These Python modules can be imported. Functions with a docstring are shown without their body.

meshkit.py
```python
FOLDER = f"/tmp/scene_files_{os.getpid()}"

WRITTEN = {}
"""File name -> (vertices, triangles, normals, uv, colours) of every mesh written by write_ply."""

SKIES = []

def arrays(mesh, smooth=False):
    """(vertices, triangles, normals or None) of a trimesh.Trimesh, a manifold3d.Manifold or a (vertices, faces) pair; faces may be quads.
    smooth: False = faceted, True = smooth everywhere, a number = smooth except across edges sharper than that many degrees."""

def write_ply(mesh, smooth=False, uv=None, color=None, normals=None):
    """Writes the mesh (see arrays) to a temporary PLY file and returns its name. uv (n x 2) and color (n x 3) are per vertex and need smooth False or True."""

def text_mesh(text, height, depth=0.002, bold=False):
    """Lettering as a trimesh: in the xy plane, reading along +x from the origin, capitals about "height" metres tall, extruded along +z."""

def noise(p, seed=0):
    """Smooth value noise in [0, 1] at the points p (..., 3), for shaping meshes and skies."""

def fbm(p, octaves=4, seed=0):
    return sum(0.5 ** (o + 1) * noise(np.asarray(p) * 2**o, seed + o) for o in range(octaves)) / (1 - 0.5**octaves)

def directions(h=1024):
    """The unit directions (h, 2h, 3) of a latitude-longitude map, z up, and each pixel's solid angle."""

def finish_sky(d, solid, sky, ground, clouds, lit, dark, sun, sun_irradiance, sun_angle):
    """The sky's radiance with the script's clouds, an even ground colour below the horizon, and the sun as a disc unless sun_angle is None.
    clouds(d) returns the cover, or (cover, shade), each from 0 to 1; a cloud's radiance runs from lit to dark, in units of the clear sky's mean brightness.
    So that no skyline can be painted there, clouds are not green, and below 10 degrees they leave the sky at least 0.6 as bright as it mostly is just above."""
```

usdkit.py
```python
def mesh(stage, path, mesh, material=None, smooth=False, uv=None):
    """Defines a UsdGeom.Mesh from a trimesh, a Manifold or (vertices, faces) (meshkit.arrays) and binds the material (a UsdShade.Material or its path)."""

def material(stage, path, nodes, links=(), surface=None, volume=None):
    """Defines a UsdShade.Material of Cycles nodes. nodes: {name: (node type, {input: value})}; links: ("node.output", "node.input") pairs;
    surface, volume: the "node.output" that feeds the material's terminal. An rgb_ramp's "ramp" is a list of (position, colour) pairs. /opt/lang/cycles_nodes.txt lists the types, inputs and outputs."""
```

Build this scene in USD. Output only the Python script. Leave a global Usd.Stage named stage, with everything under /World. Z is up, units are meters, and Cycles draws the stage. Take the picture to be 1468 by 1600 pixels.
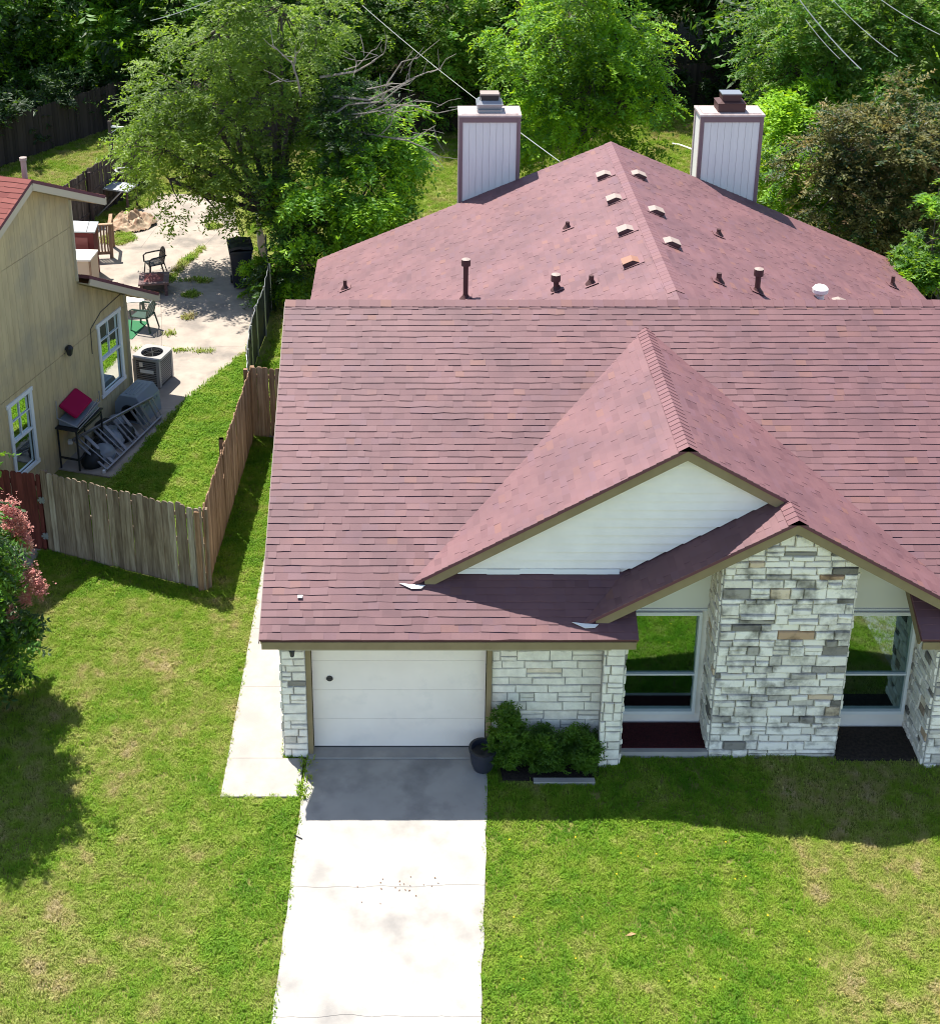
import math, random
import numpy as np
import trimesh, manifold3d, usdkit, meshkit
import shapely, shapely.ops, shapely.prepared
from shapely.geometry import Polygon, Point, box as sbox, LineString
from shapely import affinity
from pxr import Usd, UsdGeom, UsdLux, UsdShade, Sdf, Gf, Vt

# ---------------------------------------------------------------- camera, sky, sun, exposure
stage = Usd.Stage.CreateInMemory()
UsdGeom.SetStageUpAxis(stage, 'Z')
UsdGeom.Xform.Define(stage, '/World')
CAM = np.array([1.7172, -17.3217, 15.7035]); PITCH = 0.352113; FPX = 2120.79; XC, YC = 656.13, 320.0   # photo pixels, 1468 x 1600
EXPOSURE = 1.02
SUN_DIR = np.array([-0.29, 0.383, 1.0]); SUN_DIR /= np.linalg.norm(SUN_DIR)
SUN_I, SKY_S = 1.22, 0.100
cam = UsdGeom.Camera.Define(stage, '/World/camera')
cam.CreateHorizontalApertureAttr(36.0); cam.CreateVerticalApertureAttr(36.0 * 1024 / 939)
cam.CreateFocalLengthAttr(36.0 * FPX / 1468)
cam.CreateHorizontalApertureOffsetAttr(36.0 * (734 - XC) / 1468)
cam.CreateVerticalApertureOffsetAttr(-36.0 * (800 - YC) / 1468)
cam.CreateExposureAttr(EXPOSURE)
cam.AddTranslateOp().Set(Gf.Vec3d(*map(float, CAM))); cam.AddRotateXOp().Set(90 - math.degrees(PITCH))
SUN_EL = math.asin(SUN_DIR[2]); SUN_ROT = math.atan2(SUN_DIR[0], SUN_DIR[1])
skymat = usdkit.material(stage, '/World/Looks/sky', {
    's': ('sky_texture', {'sky_type': 'single_scattering', 'sun_disc': False, 'sun_elevation': SUN_EL, 'sun_rotation': SUN_ROT, 'altitude': 200.0}),
    'b': ('background_shader', {'strength': SKY_S})}, [('s.color', 'b.color')], surface='b.background')
dome = UsdLux.DomeLight.Define(stage, '/World/sky')
UsdShade.MaterialBindingAPI.Apply(dome.GetPrim()).Bind(skymat)
sun = UsdLux.DistantLight.Define(stage, '/World/sun')
sun.CreateNormalizeAttr(True); sun.CreateIntensityAttr(SUN_I); sun.CreateAngleAttr(0.5); sun.CreateColorAttr(Gf.Vec3f(1.0, 0.955, 0.88))
q = Gf.Rotation(Gf.Vec3d(0, 0, 1), Gf.Vec3d(*map(float, SUN_DIR))).GetQuat()
sun.AddOrientOp().Set(Gf.Quatf(q))

# ---------------------------------------------------------------- helpers
RR = np.array([[1, 0, 0], [0, -math.sin(PITCH), -math.cos(PITCH)], [0, math.cos(PITCH), -math.sin(PITCH)]])
def ray(u, v): return RR.T @ np.array([(u - XC) / FPX, (v - YC) / FPX, 1.0])
def gp(u, v, z=0.0):                       # the point of height z seen at a pixel of the photograph
    d = ray(u, v); return CAM + d * (z - CAM[2]) / d[2]
def at(u, v, y):                           # the point at distance y seen there
    d = ray(u, v); return CAM + d * (y - CAM[1]) / d[1]

rng = np.random.default_rng(7); random.seed(7)
NAMES = {}
def path_for(parent, name):
    k = (parent, name); n = NAMES.get(k, 0); NAMES[k] = n + 1
    return f'{parent}/{name}' if n == 0 else f'{parent}/{name}_{n:03d}'
def P(o): return str(o.GetPath()) if not isinstance(o, str) else o
def tag(o, label=None, cat=None, group=None, kind=None):
    for k, v in (('label', label), ('category', cat), ('group', group), ('kind', kind)):
        if v: o.SetCustomDataByKey(k, v)
    return o
def thing(name, label, cat, group=None, loc=None, rz=0.0):
    x = UsdGeom.Xform.Define(stage, path_for('/World', name))
    if loc is not None:
        x.AddTranslateOp().Set(Gf.Vec3d(*map(float, loc)))
        if rz: x.AddRotateZOp().Set(float(rz))
    return tag(x.GetPrim(), label, cat, group)
def obj(name, mesh, mat, parent='/World', kind=None, label=None, smooth=False, tone=None, cat=None, group=None):
    if isinstance(mesh, MB): 
        if mesh.tones and tone is None: tone = np.concatenate(mesh.tones)
        mesh = mesh.get()
    m = usdkit.mesh(stage, path_for(P(parent), name), mesh, mat, smooth=smooth)
    if tone is not None:
        n = len(m.GetPointsAttr().Get())
        arr = np.full(n, tone, np.float32) if np.ndim(tone) == 0 else np.asarray(tone, np.float32)
        UsdGeom.PrimvarsAPI(m).CreatePrimvar('tone', Sdf.ValueTypeNames.FloatArray, 'vertex').Set(Vt.FloatArray.FromNumpy(arr))
    return tag(m.GetPrim(), label, cat, group, kind)
def copy_of(src, name, loc, rz, label=None, group=None):
    x = UsdGeom.Xform.Define(stage, path_for('/World', name))
    x.AddTranslateOp().Set(Gf.Vec3d(*map(float, loc))); x.AddRotateZOp().Set(float(rz))
    pr = x.GetPrim(); pr.GetReferences().AddInternalReference(src.GetPath()); pr.SetInstanceable(True)
    was = src.GetCustomData()
    return tag(pr, label or was['label'], was['category'], group or was.get('group'))

class MB:
    """collects triangles of one mesh"""
    def __init__(s): s.v, s.f, s.n, s.tones = [], [], 0, []
    def add(s, v, f, tone=None):
        v = np.asarray(v, float).reshape(-1, 3); f = np.asarray(f, int)
        if f.shape[1] == 4: f = np.vstack([f[:, [0, 1, 2]], f[:, [0, 2, 3]]])
        s.v.append(v); s.f.append(f + s.n); s.n += len(v)
        if tone is not None: s.tones.append(np.full(len(v), tone))
        return s
    def mesh(s, m, tone=None): return s.add(*meshkit.arrays(m)[:2], tone=tone)
    def box(s, c, size, R=None, tone=None):
        h = np.array(size) / 2
        v = np.array([[x, y, z] for x in (-1, 1) for y in (-1, 1) for z in (-1, 1)]) * h
        if R is not None: v = v @ np.asarray(R).T
        return s.add(v + np.asarray(c), [[0, 1, 3, 2], [4, 6, 7, 5], [0, 4, 5, 1], [2, 3, 7, 6], [0, 2, 6, 4], [1, 5, 7, 3]], tone)
    def beam(s, a, b, w, h, up=(0, 0, 1), tone=None):
        a, b = np.asarray(a, float), np.asarray(b, float); d = b - a; L = np.linalg.norm(d); d /= L
        x = np.cross(d, up); 
        if np.linalg.norm(x) < 1e-6: x = np.array([1.0, 0, 0])
        x /= np.linalg.norm(x); y = np.cross(x, d)
        return s.box((a + b) / 2, (w, L, h), np.stack([x, d, y], 1), tone)
    def tube(s, pts, r, sides=6, cap=True):
        p = np.asarray(pts, float); n = len(p); r = np.broadcast_to(r, (n,))
        t = np.gradient(p, axis=0); t /= np.linalg.norm(t, axis=1, keepdims=True) + 1e-12
        a = np.cross(t, np.where(np.abs(t[:, 2:]) < 0.9, [0, 0, 1.0], [1.0, 0, 0])); a /= np.linalg.norm(a, axis=1, keepdims=True) + 1e-12
        b = np.cross(t, a); ang = np.arange(sides) * 2 * np.pi / sides
        v = (p[:, None] + r[:, None, None] * (np.cos(ang)[None, :, None] * a[:, None] + np.sin(ang)[None, :, None] * b[:, None])).reshape(-1, 3)
        f = []
        for i in range(n - 1):
            for j in range(sides):
                k = (j + 1) % sides; f.append([i * sides + j, i * sides + k, (i + 1) * sides + k, (i + 1) * sides + j])
        f = np.array(f); f = np.vstack([f[:, [0, 1, 2]], f[:, [0, 2, 3]]])
        if cap:
            e = (n - 1) * sides
            f = np.vstack([f, [[0, j + 1, j] for j in range(1, sides - 1)], [[e, e + j, e + j + 1] for j in range(1, sides - 1)]])
        return s.add(v, f)
    def lathe(s, prof, c=(0, 0, 0), sides=16):
        pr = np.asarray(prof, float); ang = np.arange(sides) * 2 * np.pi / sides; n = len(pr)
        v = np.stack([pr[:, None, 0] * np.cos(ang), pr[:, None, 0] * np.sin(ang), np.repeat(pr[:, 1:], sides, 1)], -1).reshape(-1, 3) + np.asarray(c)
        f = [[i * sides + j, i * sides + (j + 1) % sides, (i + 1) * sides + (j + 1) % sides, (i + 1) * sides + j] for i in range(n - 1) for j in range(sides)]
        return s.add(v, np.array(f))
    def poly(s, poly, fr, d0, d1, tone=None):
        """extrude a shapely polygon, given in the frame fr = (origin, ea, eb), along its normal from d0 to d1"""
        o, ea, eb = fr; n = np.cross(ea, eb)
        for g in getattr(poly, 'geoms', [poly]):
            if g.is_empty or g.area < 1e-7: continue
            m = trimesh.creation.extrude_polygon(g, d1 - d0, engine='earcut')
            v = np.array(m.vertices)
            s.add(o + v[:, :1] * ea + v[:, 1:2] * eb + (v[:, 2:] + d0) * n, m.faces, tone)
        return s
    def get(s): return np.vstack(s.v), np.vstack(s.f)
V = lambda *a: np.array(a, float)
def unit(v): v = np.asarray(v, float); return v / np.linalg.norm(v)
X, Y, Z = V(1, 0, 0), V(0, 1, 0), V(0, 0, 1)
FRONT = lambda y: (V(0, y, 0), X, Z)       # a frame in a plane y = const: a = x, b = z, its normal faces -y

# ---------------------------------------------------------------- materials
def mat(name, color, rough=0.7, spec=0.3, c2=None, scale=6.0, stretch=(1, 1, 1), detail=4, bump=0.0, bscale=None, metallic=0.0, tone=None, lo=0.35, hi=0.65, coords='pos', coat=0.0, c3=None, s3=1.2, f3=(0.55, 0.75)):
    """a principled surface; c2 is mixed in by noise; tone = list of colours picked by the mesh's tone primvar"""
    n = {'p': ('principled_bsdf', {'base_color': color, 'roughness': rough, 'specular_ior_level': spec, 'metallic': metallic, 'coat_weight': coat})}
    l = []; src = None
    if coords == 'pos': n['g'] = ('geometry', {}); pos = 'g.position'
    else: n['g'] = ('texture_coordinate', {}); pos = 'g.object'
    n['m'] = ('mapping', {'scale': stretch}); l.append((pos, 'm.vector'))
    if tone is not None:
        n['t'] = ('attribute', {'attribute': 'tone'}); n['tr'] = ('rgb_ramp', {'ramp': tone}); l.append(('t.fac', 'tr.fac')); src = 'tr.color'
    if c2 is not None:
        n['no'] = ('noise_texture', {'scale': scale, 'detail': float(detail), 'roughness': 0.6}); l.append(('m.vector', 'no.vector'))
        n['mr'] = ('map_range', {'from_min': lo, 'from_max': hi, 'clamp': True}); l.append(('no.fac', 'mr.value'))
        if src is None:
            n['mx'] = ('mix', {'color1': color, 'color2': c2}); l += [('mr.result', 'mx.fac')]
        else:
            n['mx'] = ('mix', {'mix_type': 'multiply', 'color2': c2}); l += [('mr.result', 'mx.fac'), (src, 'mx.color1')]
        src = 'mx.color'
    if c3 is not None:
        n['no3'] = ('noise_texture', {'scale': s3, 'detail': 5.0, 'roughness': 0.6}); l.append((pos, 'no3.vector'))
        n['mr3'] = ('map_range', {'from_min': f3[0], 'from_max': f3[1], 'clamp': True}); l.append(('no3.fac', 'mr3.value'))
        n['mx3'] = ('mix', {'color1': color, 'color2': c3}); l += [('mr3.result', 'mx3.fac'), ('mx3.color', 'p.base_color')]
        if src: l.append((src, 'mx3.color1'))
    elif src: l.append((src, 'p.base_color'))
    if bump:
        n['nb'] = ('noise_texture', {'scale': bscale or scale, 'detail': 5.0}); n['b'] = ('bump', {'strength': 0.7, 'distance': bump})
        l += [('m.vector', 'nb.vector'), ('nb.fac', 'b.height'), ('b.normal', 'p.normal')]
    return usdkit.material(stage, '/World/Looks/' + name, n, l, surface='p.BSDF')

def leafmat(name, cols, trans=0.42, tcol=(0.25, 0.5, 0.04), rough=0.5, s=0.5):
    n = {'g': ('geometry', {}), 'r': ('rgb_ramp', {'ramp': cols}), 'no': ('noise_texture', {'scale': s, 'detail': 3.0}), 'ad': ('math', {'math_type': 'multiply_add', 'value2': 0.55, 'use_clamp': True}),
         'sc': ('math', {'math_type': 'multiply_add', 'value2': 1.8, 'value3': -0.65}),
         'p': ('principled_bsdf', {'roughness': .52, 'specular_ior_level': 0.40}), 'mt': ('mix', {'mix_type': 'mix', 'fac': 0.75, 'color2': tcol}), 't': ('translucent_bsdf', {}), 'm': ('mix_closure', {'fac': trans})}
    l = [('g.position', 'no.vector'), ('no.fac', 'sc.value1'), ('g.random_per_island', 'ad.value1'), ('sc.value', 'ad.value3'), ('ad.value', 'r.fac'), ('r.color', 'p.base_color'), ('r.color', 'mt.color1'), ('mt.color', 't.color'), ('p.BSDF', 'm.closure1'), ('t.BSDF', 'm.closure2')]
    return usdkit.material(stage, '/World/Looks/' + name, n, l, surface='m.closure')

SHT = [(0.0, (.138, .062, .068)), (.3, (.167, .078, .084)), (.55, (.184, .088, .092)), (.75, (.170, .084, .097)), (.9, (.196, .091, .086)), (1.0, (.210, .098, .083))]
M = {}
M['shingle'] = mat('shingle', (.2, .1, .1), .64, .45, c2=(.74, .75, .79), scale=.9, tone=SHT, bump=.0015, bscale=220)
M['deck'] = mat('roof_deck', (.14, .06, .065), .9, .1)
M['ridge'] = mat('ridge_cap', (.2, .1, .1), .64, .45, tone=SHT, bump=.0015, bscale=220)
ST = [(0.0, (.18, .16, .135)), (.09, (.30, .27, .23)), (.2, (.50, .455, .39)), (.36, (.72, .66, .56)), (.6, (.87, .80, .69)), (.85, (.90, .84, .73)), (.92, (.76, .62, .45)), (.96, (.48, .31, .19)), (1.0, (.28, .22, .17))]
M['stone'] = mat('limestone', (.6, .6, .57), .85, .2, tone=ST, c2=(.82, .815, .81), scale=7, bump=.012, bscale=26)
M['stained_stone'] = mat('weathered_limestone', (.6, .6, .57), .85, .2, tone=ST, c2=(.30, .295, .285), scale=3.2, lo=.48, hi=.70, bump=.014, bscale=26)
M['mortar'] = mat('mortar', (.42, .40, .37), .95, .1, c2=(.30, .285, .27), scale=9)
M['trim'] = mat('olive_trim', (.25, .19, .10), .65, .3, c2=(.22, .165, .085), scale=4)
M['soffit'] = mat('soffit', (.36, .31, .22), .8)
M['white'] = mat('white_paint', (.90, .84, .755), .55, .35, c2=(.84, .78, .70), scale=2.5)
M['white_door'] = mat('garage_white', (.88, .79, .70), .5, .35, c2=(.83, .74, .655), scale=1.5, c3=(.74, .67, .60), s3=2.6, f3=(.55, .85))
M['cream'] = mat('cream_panel', (.72, .69, .60), .7)
M['frame'] = mat('window_frame', (.72, .72, .70), .4, .5)
M['black'] = mat('black_metal', (.015, .015, .016), .45, .5)
M['dark'] = mat('dark_room', (.012, .013, .015), .9)
M['glass'] = usdkit.material(stage, '/World/Looks/window_glass', {'t': ('transparent_bsdf', {'color': (.45, .5, .47)}), 'g': ('glossy_bsdf', {'color': (.56, .78, .76), 'roughness': 0.035}), 'f': ('fresnel', {'IOR': 5.0}), 'm': ('mix_closure', {})},
    [('f.fac', 'm.fac'), ('t.BSDF', 'm.closure1'), ('g.BSDF', 'm.closure2')], surface='m.closure')
M['pale_glass'] = usdkit.material(stage, '/World/Looks/pale_window_glass', {'t': ('transparent_bsdf', {'color': (.8, .84, .82)}), 'g': ('glossy_bsdf', {'color': (.8, .9, .88), 'roughness': 0.015}), 'f': ('fresnel', {'IOR': 1.65}), 'm': ('mix_closure', {})}, [('f.fac', 'm.fac'), ('t.BSDF', 'm.closure1'), ('g.BSDF', 'm.closure2')], surface='m.closure')
M['curtain'] = mat('curtain', (.62, .64, .62), .9)
M['concrete'] = mat('concrete', (.385, .355, .315), .9, .2, c2=(.30, .28, .255), scale=2.2, bump=.003, bscale=60, c3=(.29, .275, .26), s3=.9, f3=(.56, .74))
M['patio'] = mat('patio_concrete', (.38, .325, .27), .9, .2, c2=(.30, .255, .215), scale=1.7, bump=.003, bscale=50, c3=(.16, .145, .13), s3=.8, f3=(.50, .72))
M['drive'] = mat('driveway_concrete', (.40, .375, .34), .9, .2, c2=(.345, .325, .295), scale=1.6, bump=.003, bscale=60, c3=(.19, .18, .172), s3=.8, f3=(.53, .80))
M['mulch'] = mat('red_mulch', (.055, .013, .016), .95, .1, c2=(.03, .01, .012), scale=30, bump=.03, bscale=40)
M['soil'] = mat('bed_soil', (.05, .038, .03), .95, .1, c2=(.025, .02, .017), scale=20, bump=.03, bscale=30)
WT = [(0, (.20, .15, .11)), (.4, (.29, .225, .165)), (.75, (.36, .29, .22)), (1, (.44, .37, .29))]
M['grey_wood'] = mat('weathered_wood', (.2, .17, .14), .85, .2, tone=WT, c2=(.5, .46, .42), scale=5, stretch=(4, 4, .35), bump=.004, bscale=14)
M['brown_wood'] = mat('brown_wood', (.2, .12, .07), .85, .2, tone=[(0, (.24, .15, .095)), (.5, (.34, .22, .14)), (1, (.45, .31, .21))], c2=(.55, .5, .45), scale=5, stretch=(4, 4, .35), bump=.004, bscale=14)
M['red_wood'] = mat('red_stained_wood', (.1, .03, .025), .7, .25, tone=[(0, (.12, .03, .024)), (1, (.20, .05, .04))], c2=(.6, .55, .55), scale=5, stretch=(4, 4, .35))
M['dark_wood'] = mat('dark_old_wood', (.08, .06, .05), .9, .15, tone=[(0, (.085, .062, .058)), (1, (.16, .125, .115))], c2=(.5, .5, .5), scale=5, stretch=(3, 3, .3))
M['siding'] = mat('tan_siding', (.55, .435, .235), .85, .15, c2=(.44, .345, .185), scale=2.2, stretch=(3, 3, .35), c3=(.34, .29, .19), s3=.8, f3=(.5, .75))
M['tan_trim'] = mat('tan_trim', (.50, .42, .29), .8)
M['shade_toned_wood'] = mat('shade_toned_old_wood', (.05, .04, .036), .95, .1, tone=[(0, (.03, .024, .022)), (1, (.065, .05, .046))])  # darker copy of the old wood, deep shade put into the board colour
M['nbroof'] = mat('neighbour_shingle', (.2, .07, .06), .9, .1, tone=[(0, (.16, .055, .05)), (1, (.25, .095, .08))])
M['chimwhite'] = mat('chimney_siding', (.72, .70, .66), .7, .3, c2=(.67, .655, .62), scale=3, stretch=(4, 4, .4))
M['mauve_trim'] = mat('mauve_trim', (.20, .13, .135), .75)
M['chimcap'] = mat('chimney_cap', (.50, .42, .40), .7, .3, c2=(.38, .30, .28), scale=4)
M['galv'] = mat('galvanised_metal', (.33, .34, .36), .4, .5, metallic=.7)
M['brownpipe'] = mat('brown_pipe', (.07, .028, .026), .6, .4)
M['ventpink'] = mat('vent_paint', (.30, .235, .205), .6, .4)
M['ventorange'] = mat('vent_rusty', (.27, .135, .09), .6, .4)
M['flash'] = mat('white_flashing', (.78, .77, .75), .45, .5)
M['alum'] = mat('ladder_aluminium', (.25, .245, .255), .45, .5, metallic=.35)
M['greyplastic'] = mat('grey_plastic', (.20, .23, .26), .45, .5)
M['magenta'] = mat('magenta_fabric', (.34, .004, .055), .8, .2)
M['blackplastic'] = mat('black_plastic', (.014, .015, .022), .38, .5)
M['greenplastic'] = mat('green_plastic', (.03, .06, .045), .4, .5)
M['brownplastic'] = mat('brown_plastic', (.06, .05, .04), .4, .5)
M['firepit'] = mat('firepit_tile', (.13, .075, .07), .6, .4, c2=(.09, .05, .05), scale=20)
M['redmesh'] = mat('red_lid', (.20, .05, .045), .5, .4)
M['acgrey'] = mat('ac_paint', (.30, .29, .28), .5, .4)
M['acdark'] = mat('ac_louvre', (.075, .07, .068), .6, .3)
M['tarp'] = mat('tan_tarp', (.46, .36, .25), .8, .2, c2=(.24, .14, .09), scale=4)
M['screen'] = mat('black_screen', (.012, .014, .015), .55, .35)
M['shedred'] = mat('shed_red', (.12, .022, .02), .8)
M['greyboard'] = mat('grey_board', (.36, .38, .40), .6, .3)
M['greenmat'] = mat('green_mat', (.03, .14, .06), .9)
M['creambox'] = mat('cream_box', (.62, .48, .34), .7)
M['bark'] = mat('bark', (.075, .06, .05), .95, .1, c2=(.13, .11, .09), scale=6, stretch=(3, 3, .6), bump=.02, bscale=10)
M['deadwood'] = mat('dead_branch', (.33, .30, .27), .9, .1, c2=(.22, .19, .17), scale=7)
M['wire'] = mat('wire', (.42, .44, .42), .5, .4)
M['pink'] = leafmat('pink_blossom', [(0, (.46, .22, .16)), (.35, (.66, .28, .26)), (.6, (.62, .44, .28)), (.8, (.80, .20, .36)), (1, (.85, .22, .48))], .3, (.8, .35, .3), s=2.5)
M['yellow'] = mat('yellow_petal', (.75, .6, .03), .6)
M['deadleaf'] = mat('dead_leaf', (.42, .27, .13), .8)

def grassmat(name):
    # green and dry patches by place; the turf right of the property line (x = 7.1) is drier
    n = {'g': ('geometry', {}), 'sx': ('separate_xyz', {}), 'n1': ('noise_texture', {'scale': .8, 'detail': 5.0, 'roughness': .62}), 'n2': ('noise_texture', {'scale': 3.2, 'detail': 4.0, 'roughness': .65}),
         'wob': ('math', {'math_type': 'multiply_add', 'value2': .5, 'value3': 6.85}), 'edge': ('math', {'math_type': 'subtract'}), 'front': ('math', {'math_type': 'less_than', 'value2': 4.0}),
         'es': ('map_range', {'from_min': -.12, 'from_max': .12, 'clamp': True}), 'left': ('map_range', {'from_min': .5, 'from_max': -2.0, 'to_min': 0.0, 'to_max': .24, 'clamp': True}),
         'dry': ('math', {'math_type': 'multiply', 'value2': .36}), 'dry2': ('math', {'math_type': 'multiply'}), 'ldry': ('math', {'math_type': 'multiply'}),
         'a1': ('math', {'math_type': 'multiply_add', 'value2': 1.7, 'value3': -.94}), 'a2': ('math', {'math_type': 'multiply_add', 'value2': .9}), 'a3': ('math', {'math_type': 'add'}), 'a4': ('math', {'math_type': 'add', 'use_clamp': True}),
         'oi': ('math', {'math_type': 'multiply_add', 'value2': .34}), 'bk': ('map_range', {'from_min': 14.0, 'from_max': 16.0, 'to_min': 0.0, 'to_max': .26, 'clamp': True}), 'lb': ('math', {'math_type': 'add'}), 
         'r': ('rgb_ramp', {'ramp': [(0, (.110, .265, .010)), (.3, (.188, .345, .018)), (.5, (.262, .385, .034)), (.72, (.35, .40, .085)), (.9, (.45, .40, .15)), (1, (.51, .43, .22))]}),
         'd': ('principled_bsdf', {'roughness': .6, 'specular_ior_level': .25}), 't': ('translucent_bsdf', {}), 'm': ('mix_closure', {'fac': .38})}
    l = [('g.position', 'sx.vector'), ('g.position', 'n1.vector'), ('g.position', 'n2.vector'), ('n1.fac', 'wob.value1'), ('sx.x', 'edge.value1'), ('wob.value', 'edge.value2'), ('edge.value', 'es.value'), ('es.result', 'dry.value1'),
         ('sx.y', 'front.value1'), ('dry.value', 'dry2.value1'), ('front.value', 'dry2.value2'), ('sx.x', 'left.value'), ('left.result', 'ldry.value1'), ('front.value', 'ldry.value2'),
         ('n1.fac', 'a1.value1'), ('n2.fac', 'a2.value1'), ('a1.value', 'a2.value3'), ('a2.value', 'a3.value1'), ('dry2.value', 'a3.value2'), ('g.random_per_island', 'oi.value1'), ('sx.y', 'bk.value'), ('ldry.value', 'lb.value1'), ('bk.result', 'lb.value2'), ('lb.value', 'oi.value3'), ('a3.value', 'a4.value1'), ('oi.value', 'a4.value2'),
         ('a4.value', 'r.fac'), ('r.color', 'd.base_color'), ('r.color', 't.color'), ('d.BSDF', 'm.closure1'), ('t.BSDF', 'm.closure2')]
    return usdkit.material(stage, '/World/Looks/' + name, n, l, surface='m.closure')
M['grass'] = grassmat('grass_blade')
M['turf'] = mat('turf_soil', (.12, .17, .022), .95, .1, c2=(.19, .18, .06), scale=2.5, bump=.03, bscale=25)
# ---------------------------------------------------------------- ground
g = 400.0
obj('ground', ([[-g, -g, 0], [g, -g, 0], [g, g, 0], [-g, g, 0]], [[0, 1, 2], [0, 2, 3]]), M['turf'], kind='structure')
tag(obj('dark_shade_floor', ([[-60, 39.5, .004], [-9.5, 36.6, .004], [-2, 33.6, .004], [4, 34.6, .004], [16, 38.8, .004], [16.2, 8, .004], [60, 8, .004], [60, 75, .004], [-60, 75, .004]], [[0, 1, 8], [1, 2, 8], [2, 3, 8], [3, 4, 8], [4, 7, 8], [4, 5, 6], [4, 6, 7]]), mat('leaf_litter', (.045, .034, .02), .95, .1, c2=(.03, .04, .012), scale=1.5, bump=.04, bscale=7)), kind='structure')  # litter sheet whose dark brown stands in for shade under the far trees
HOUSE_FOOT = Polygon([(-.43, .0), (4.9, -.1), (4.9, .55), (9.65, .55), (9.65, -.1), (15, 0), (15, 14.5), (-.43, 14.5)])
def slabs(name, polys, z, material):
    """separate cast slabs with open joints"""
    x = UsdGeom.Xform.Define(stage, path_for('/World', name)); tag(x.GetPrim(), kind='structure')
    for pg in polys:
        pg = pg.buffer(-.003, join_style=2)
        for gg in getattr(pg, 'geoms', [pg]):
            if gg.area > 1e-3:
                b = MB().poly(gg, (V(0, 0, 0), X, Y), -.05, z); top = gg.buffer(-.008, join_style=2)
                obj('slab', b, material, x.GetPrim())
    return x.GetPrim()
def jag(a, b, n, amp, seed):
    r = np.random.default_rng(seed); t = np.linspace(0, 1, n)[:, None]; p = (1 - t) * V(*a) + t * V(*b)
    p[1:-1, 0] += r.normal(0, amp, n - 2); return [tuple(q) for q in p]
def wig(y, xl, xr, rev=False):            # an irregular crack right across the slab
    t = np.linspace(0, 1, 22); yy = y + (.05 * (meshkit.noise(np.stack([t * 6 + y * 3, 0 * t, 0 * t], -1)) - .5) + .03 * (meshkit.noise(np.stack([t * 21 + y, 0 * t, 0 * t], -1), 4) - .5)) * (np.abs(y + 2.62) < 2.2)
    p = [(xl(y) + (xr(y) - xl(y)) * a, b) for a, b in zip(t, yy)]; return p[::-1] if rev else p
def band(y0, y1, xl, xr, seed):
    return Polygon(jag((xl(y0), y0), (xl(y1), y1), 9, .008, seed)[:-1] + wig(y1, xl, xr) + jag((xr(y1), y1), (xr(y0), y0), 9, .011, seed + 1)[1:-1] + wig(y0, xl, xr, True)[:-1]).buffer(0)
DL = lambda y: -.075 + (y + .14) * .02; DR = lambda y: 2.775 + (y + .5) * .066
drive_bands = [(-.16, -2.62), (-2.62, -4.66), (-4.66, -7.2), (-7.2, -10.5)]
DRIVE = [band(b, a, DL, DR, 40 + i) for i, (a, b) in enumerate(drive_bands)]
slabs('driveway', DRIVE, .035, M['drive'])
slabs('garage_apron', [sbox(-.06, -.155, 2.78, .12)], .06, M['concrete'])
WALK = [Polygon([(-1.34, -.94), (-.13, -.94), (-.13, -.13), (-1.34, -.13)])] + [sbox(-1.34, a, -.46, b) for a, b in ((-.13, 1.55), (1.55, 3.1), (3.1, 4.6), (4.6, 6.1), (6.1, 7.6), (7.6, 9.3))]
slabs('side_walk', WALK, .03, M['concrete'])
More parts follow.
